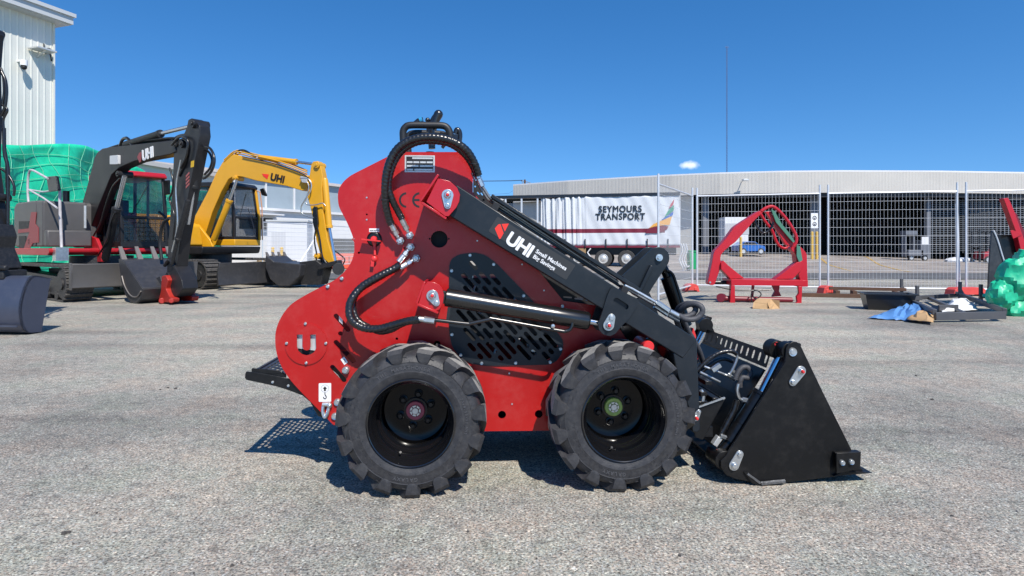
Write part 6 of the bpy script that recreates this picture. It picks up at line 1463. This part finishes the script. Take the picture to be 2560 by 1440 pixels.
# bundle wrapped in green tarp
GB=mat('green_wrap',(0.014,0.46,0.24),0.45,coat=.05,var=.2,vs=4,bump=.5,bs=20)
from mathutils import noise as NZ
def blob(mb,c,r,sz,seed,n=44):
    rnd=random.Random(seed); h=n//2; ph=[(rnd.uniform(0,6.28),rnd.uniform(2,6),rnd.uniform(2,6)) for _ in range(7)]; base=len(mb.v)
    for i in range(h+1):
        for j in range(n):
            a=math.pi*i/h; b=2*math.pi*j/n
            w=Vector((math.sin(a)*math.cos(b),math.sin(a)*math.sin(b),math.cos(a)))
            k=.88+.34*(1-abs(NZ.noise(w*1.5+Vector((seed*7,0,0)))*2))**2*.6+.06*NZ.noise(w*3+Vector((seed,3,0)))+.05*abs(NZ.noise(w*7+Vector((seed,9,0))))
            mb.v.append((c[0]+r*sz[0]*k*math.sin(a)*math.cos(b),c[1]+r*sz[1]*k*math.sin(a)*math.sin(b),max(.0,c[2]+r*sz[2]*k*math.cos(a))))
    for i in range(h):
        for j in range(n): q=(j+1)%n; mb.f.append((base+i*n+j,base+(i+1)*n+j,base+(i+1)*n+q,base+i*n+q)); mb.m.append(0)
GF=Frame((2530-1280)/F*8.6,8.6,0)
def bp(px,py,v=0): p=GF.P(px,py,v); return (p.x,p.y,p.z)
mb=MB(); blob(mb,bp(2505,738),.19,(1.0,.9,1.15),1); blob(mb,bp(2545,700),.27,(.95,.9,1.15),2); blob(mb,bp(2550,780),.24,(1.1,.9,1.0),3); blob(mb,bp(2590,690,.1),.35,(1,1,1.2),4); blob(mb,bp(2600,780),.3,(1.2,1,1.1),5); blob(mb,bp(2490,740,.35),.12,(1.5,1,.5),6)
gb=mb.build('wrapped_bundle',GB,None,smooth=24,loc=(GF.o.x,GF.o.y,0)); tag(gb,'bulging bundle wrapped in bright green tarp at the right edge','bundle')
# ============================================================ vehicles and things inside or before the shed
def wheel_small(x,y,z,r,w,parent):
    mb=MB(); mb.cyl((x,y-w/2,z),(x,y+w/2,z),r,20); t=mb.build('wheel',TY,parent); mb=MB(); mb.cyl((x,y-w/2-.01,z),(x,y-w/2,z),r*.6,12); mb.build('rim',ALU,t)
x,y=gp_(1872,46.8); car=empty('parked_car',(x,y,.33),0,None,'blue hatchback parked at the mouth of the dark shed','car')
CB=mat('car_blue',(.02,.12,.42),.3,coat=.6)
mb=MB(); mb.prism(rounded([(-1.1,.25),(1.0,.25),(1.03,.5),(.95,.68),(.55,.72),(.25,1.0),(-.6,1.02),(-.95,.78),(-1.12,.66)],.08),-.7,.7); mb.build('body',CB,car,bevel=.03)
mb=MB(); mb.prism([(-.82,.74),(.45,.74),(.2,.96),(-.58,.97)],-.715,-.705); mb.build('side_window',INK,car)
for dx in (-.7,.65): wheel_small(dx,-.66,.25,.25,.16,car)
x,y=gp_(1843,48.6); van=empty('box_truck',(x,y,.33),0,None,'white box truck parked inside the dark shed behind the red grab','truck')
mb=MB(); mb.box(-1.0,.9,0,1.4,.6,3.0); mb.build('box_body',WH,van,bevel=.03); mb=MB(); mb.box(-.95,.95,-.02,-.003,1.6,2.5); mb.build('rear_door',mat('rear_door_grey',(0,0,0)),van); mb=MB(); mb.box(-1,.9,-.1,1.4,.4,.6); mb.build('chassis',BLACK,van)
for dx in (-.75,.75): wheel_small(dx,.4,.42,.42,.25,van)
mb=MB(); mb.box(.7,.85,-.03,-.005,.75,1.0); mb.build('tail_light',LOGOR,van)
def g(px,Yd,lab,name,cat): 
    x,y=gp_(px,Yd); return empty(name,(x,y,gz(x,y)),0,None,lab,cat)
wb_=g(1730,30,'green wheelie bin behind the fence corner','wheelie_bin','bin'); GN=mat('bin_green',(.01,.30,.10),.5)
mb=MB(); mb.prism([(-.16,.1),(.16,.1),(.2,.95),(-.2,.95)],-.25,.25); mb.build('bin_body',GN,wb_,bevel=.02); mb=MB(); mb.prism([(-.22,.96),(.22,.96),(.2,1.02),(-.2,1.04)],-.28,.28); mb.build('bin_lid',GN,wb_,bevel=.01); wheel_small(-.1,.25,.1,.1,.05,wb_)
ma=g(2292,44,'white and grey wrapped machine on wheels before the shed grille','packing_machine','machine')
mb=MB(); mb.box(-.9,-.1,-.2,.5,1.9,2.2); mb.box(-.9,-.82,-.1,.4,.3,1.9); mb.box(-.3,-.2,-.1,.4,.3,1.9); mb.build('mast_frame',mat('machine_grey',(.14,.15,.17),.5),ma,split=False)
mb=MB(); mb.box(.1,.7,-.3,.4,.4,1.5); mb.box(-.8,.3,-.3,.4,.35,.8); mb.build('machine_body',mat('machine_grey',(0,0,0)),ma,bevel=.04,split=False); mb=MB(); mb.box(.15,.65,-.32,-.305,1.2,1.75); mb.build('control_panel',WH,ma)
wheel_small(-.5,-.1,.2,.2,.15,ma); wheel_small(.5,-.1,.2,.2,.15,ma)
fl=g(2470,42,'red forklift standing in the shed, partly behind the black blade','forklift','forklift'); 
mb=MB(); mb.prism(rounded([(-.7,.3),(1.0,.3),(1.05,1.05),(.5,1.1),(.3,.8),(-.6,.8)],.06),-.5,.5); mb.build('body',mat('forklift_red',(.35,.02,.03),.4,coat=.3),fl,bevel=.03)
mb=MB(); mb.box(-.9,-.8,-.4,-.3,.1,2.3); mb.box(-.9,-.8,.3,.4,.1,2.3); mb.box(-.9,-.82,-.4,.4,1.0,1.1); mb.build('mast',BLACK,fl,split=False); mb=MB(); mb.box(-.5,-.44,-.45,-.4,.8,2.1); mb.box(.75,.8,-.45,-.4,1.0,2.1); mb.box(-.5,.8,-.48,.48,2.1,2.16); mb.build('overhead_guard',BLACK,fl,split=False)
wheel_small(-.4,-.45,.25,.25,.2,fl); wheel_small(.7,-.45,.22,.22,.2,fl)
cr_=g(2400,43,'low white covered bundle on the ground before the shed grille','covered_bundle','bundle')
mb=MB(); blob(mb,(0,0,.12),.9,(1.2,.5,.28),11,18); mb.build('cover',WH,cr_,smooth=30)
# yellow line markings on the concrete
YL=mat('yellow_line_paint',(.42,.27,.08),.7,var=.2,vs=3)
def gline(p,q,w,name='road_marking'):
    A=Vector(p);B=Vector(q); d=(B-A).normalized(); n=Vector((-d.y,d.x))*w/2; mb=MB(); N=14
    for i in range(N+1):
        c=A.lerp(B,i/N)
        for s in (-1,1): e=c+n*s; mb.v.append((e.x,e.y,gz(e.x,e.y)+.03))
    for i in range(N): mb.f.append((2*i,2*i+1,2*i+3,2*i+2)); mb.m.append(0)
    o=mb.build(name,YL,None,smooth=0); tag(o,kind='structure')
def gg(px,py):                        # march the ray down to the uneven ground
    t=5
    while t<70:
        x=(px-1280)/F*t; z=H-(py-YH)/F*t
        if z<gz(x,t)+.02: return (x,t)
        t+=.05
    return (x,t)
gline(gg(2040,638),gg(2130,678),.16); gline(gg(2160,641),gg(2275,680),.16)
# ============================================================ mast, power pole
MST=mat('mast_paint',(.09,.15,.30),.6); Yd=85; x,y=gp_(1817,Yd)
ms=empty('radio_mast',(x,y,0),0,None,'very tall thin lattice radio mast rising behind the shed roof','mast'); zt3=H+(YH-117)/F*Yd
mb=MB(); r=.09
for k in range(3):
    a=R(90+120*k); mb.tube([(r*math.cos(a),r*math.sin(a),0),(r*math.cos(a),r*math.sin(a),zt3)],.022,5)
k=0; z=0
while z<zt3:
    for k in range(3):
        a=R(90+120*k); b=R(210+120*k); mb.tube([(r*math.cos(a),r*math.sin(a),z),(r*math.cos(b),r*math.sin(b),z+.35)],.01,3,cap=False)
    z+=.35
mb.build('lattice',MST,ms,smooth=0,split=False)
mb=MB(); mb.box(-.25,.25,-.04,.04,zt3-.08,zt3); mb.build('top_antenna',MST,ms)
x,y=gp_(1312,70); pp_=empty('power_pole',(x,y,0),R(20),None,'distant power pole top with crossarm and wires left of the shed roof','pole'); zz_=H+(YH-449)/F*70
mb=MB(); mb.cyl((0,0,0),(0,0,zz_),.12,8); mb.build('pole',TIM,pp_); mb=MB(); mb.obox((-.5,0,zz_-.1),(.7,0,zz_-.35),.1,.1); mb.obox((0,0,zz_-.9),(-.4,0,zz_-.15),.06,.06); mb.build('crossarm',mat('crossarm_grey',(.2,.24,.3),.6),pp_,split=False)
mb=MB(); mb.tube([(-.3,0,zz_-.08),(-2.5,-1.5,zz_-.38),(-6,-3,zz_-.7),(-12,-6,zz_-1.0)],.05,4); mb.tube([(-.3,0,zz_-.6),(-2.5,-1.5,zz_-1.8),(-6,-3,zz_-2.2)],.015,4); mb.build('wires',mat('wire_blue',(.06,.12,.2),.6),pp_)
# ------------------------------------------------------------ no more than thing > part > sub-part
def depth(o):
    d=1
    while o.parent: o=o.parent; d+=1
    return d
for _ in range(3):
    for o in list(bpy.data.objects):
        if depth(o)>3:
            p=o.parent; o.matrix_basis=p.matrix_basis@o.matrix_basis; o.parent=p.parent
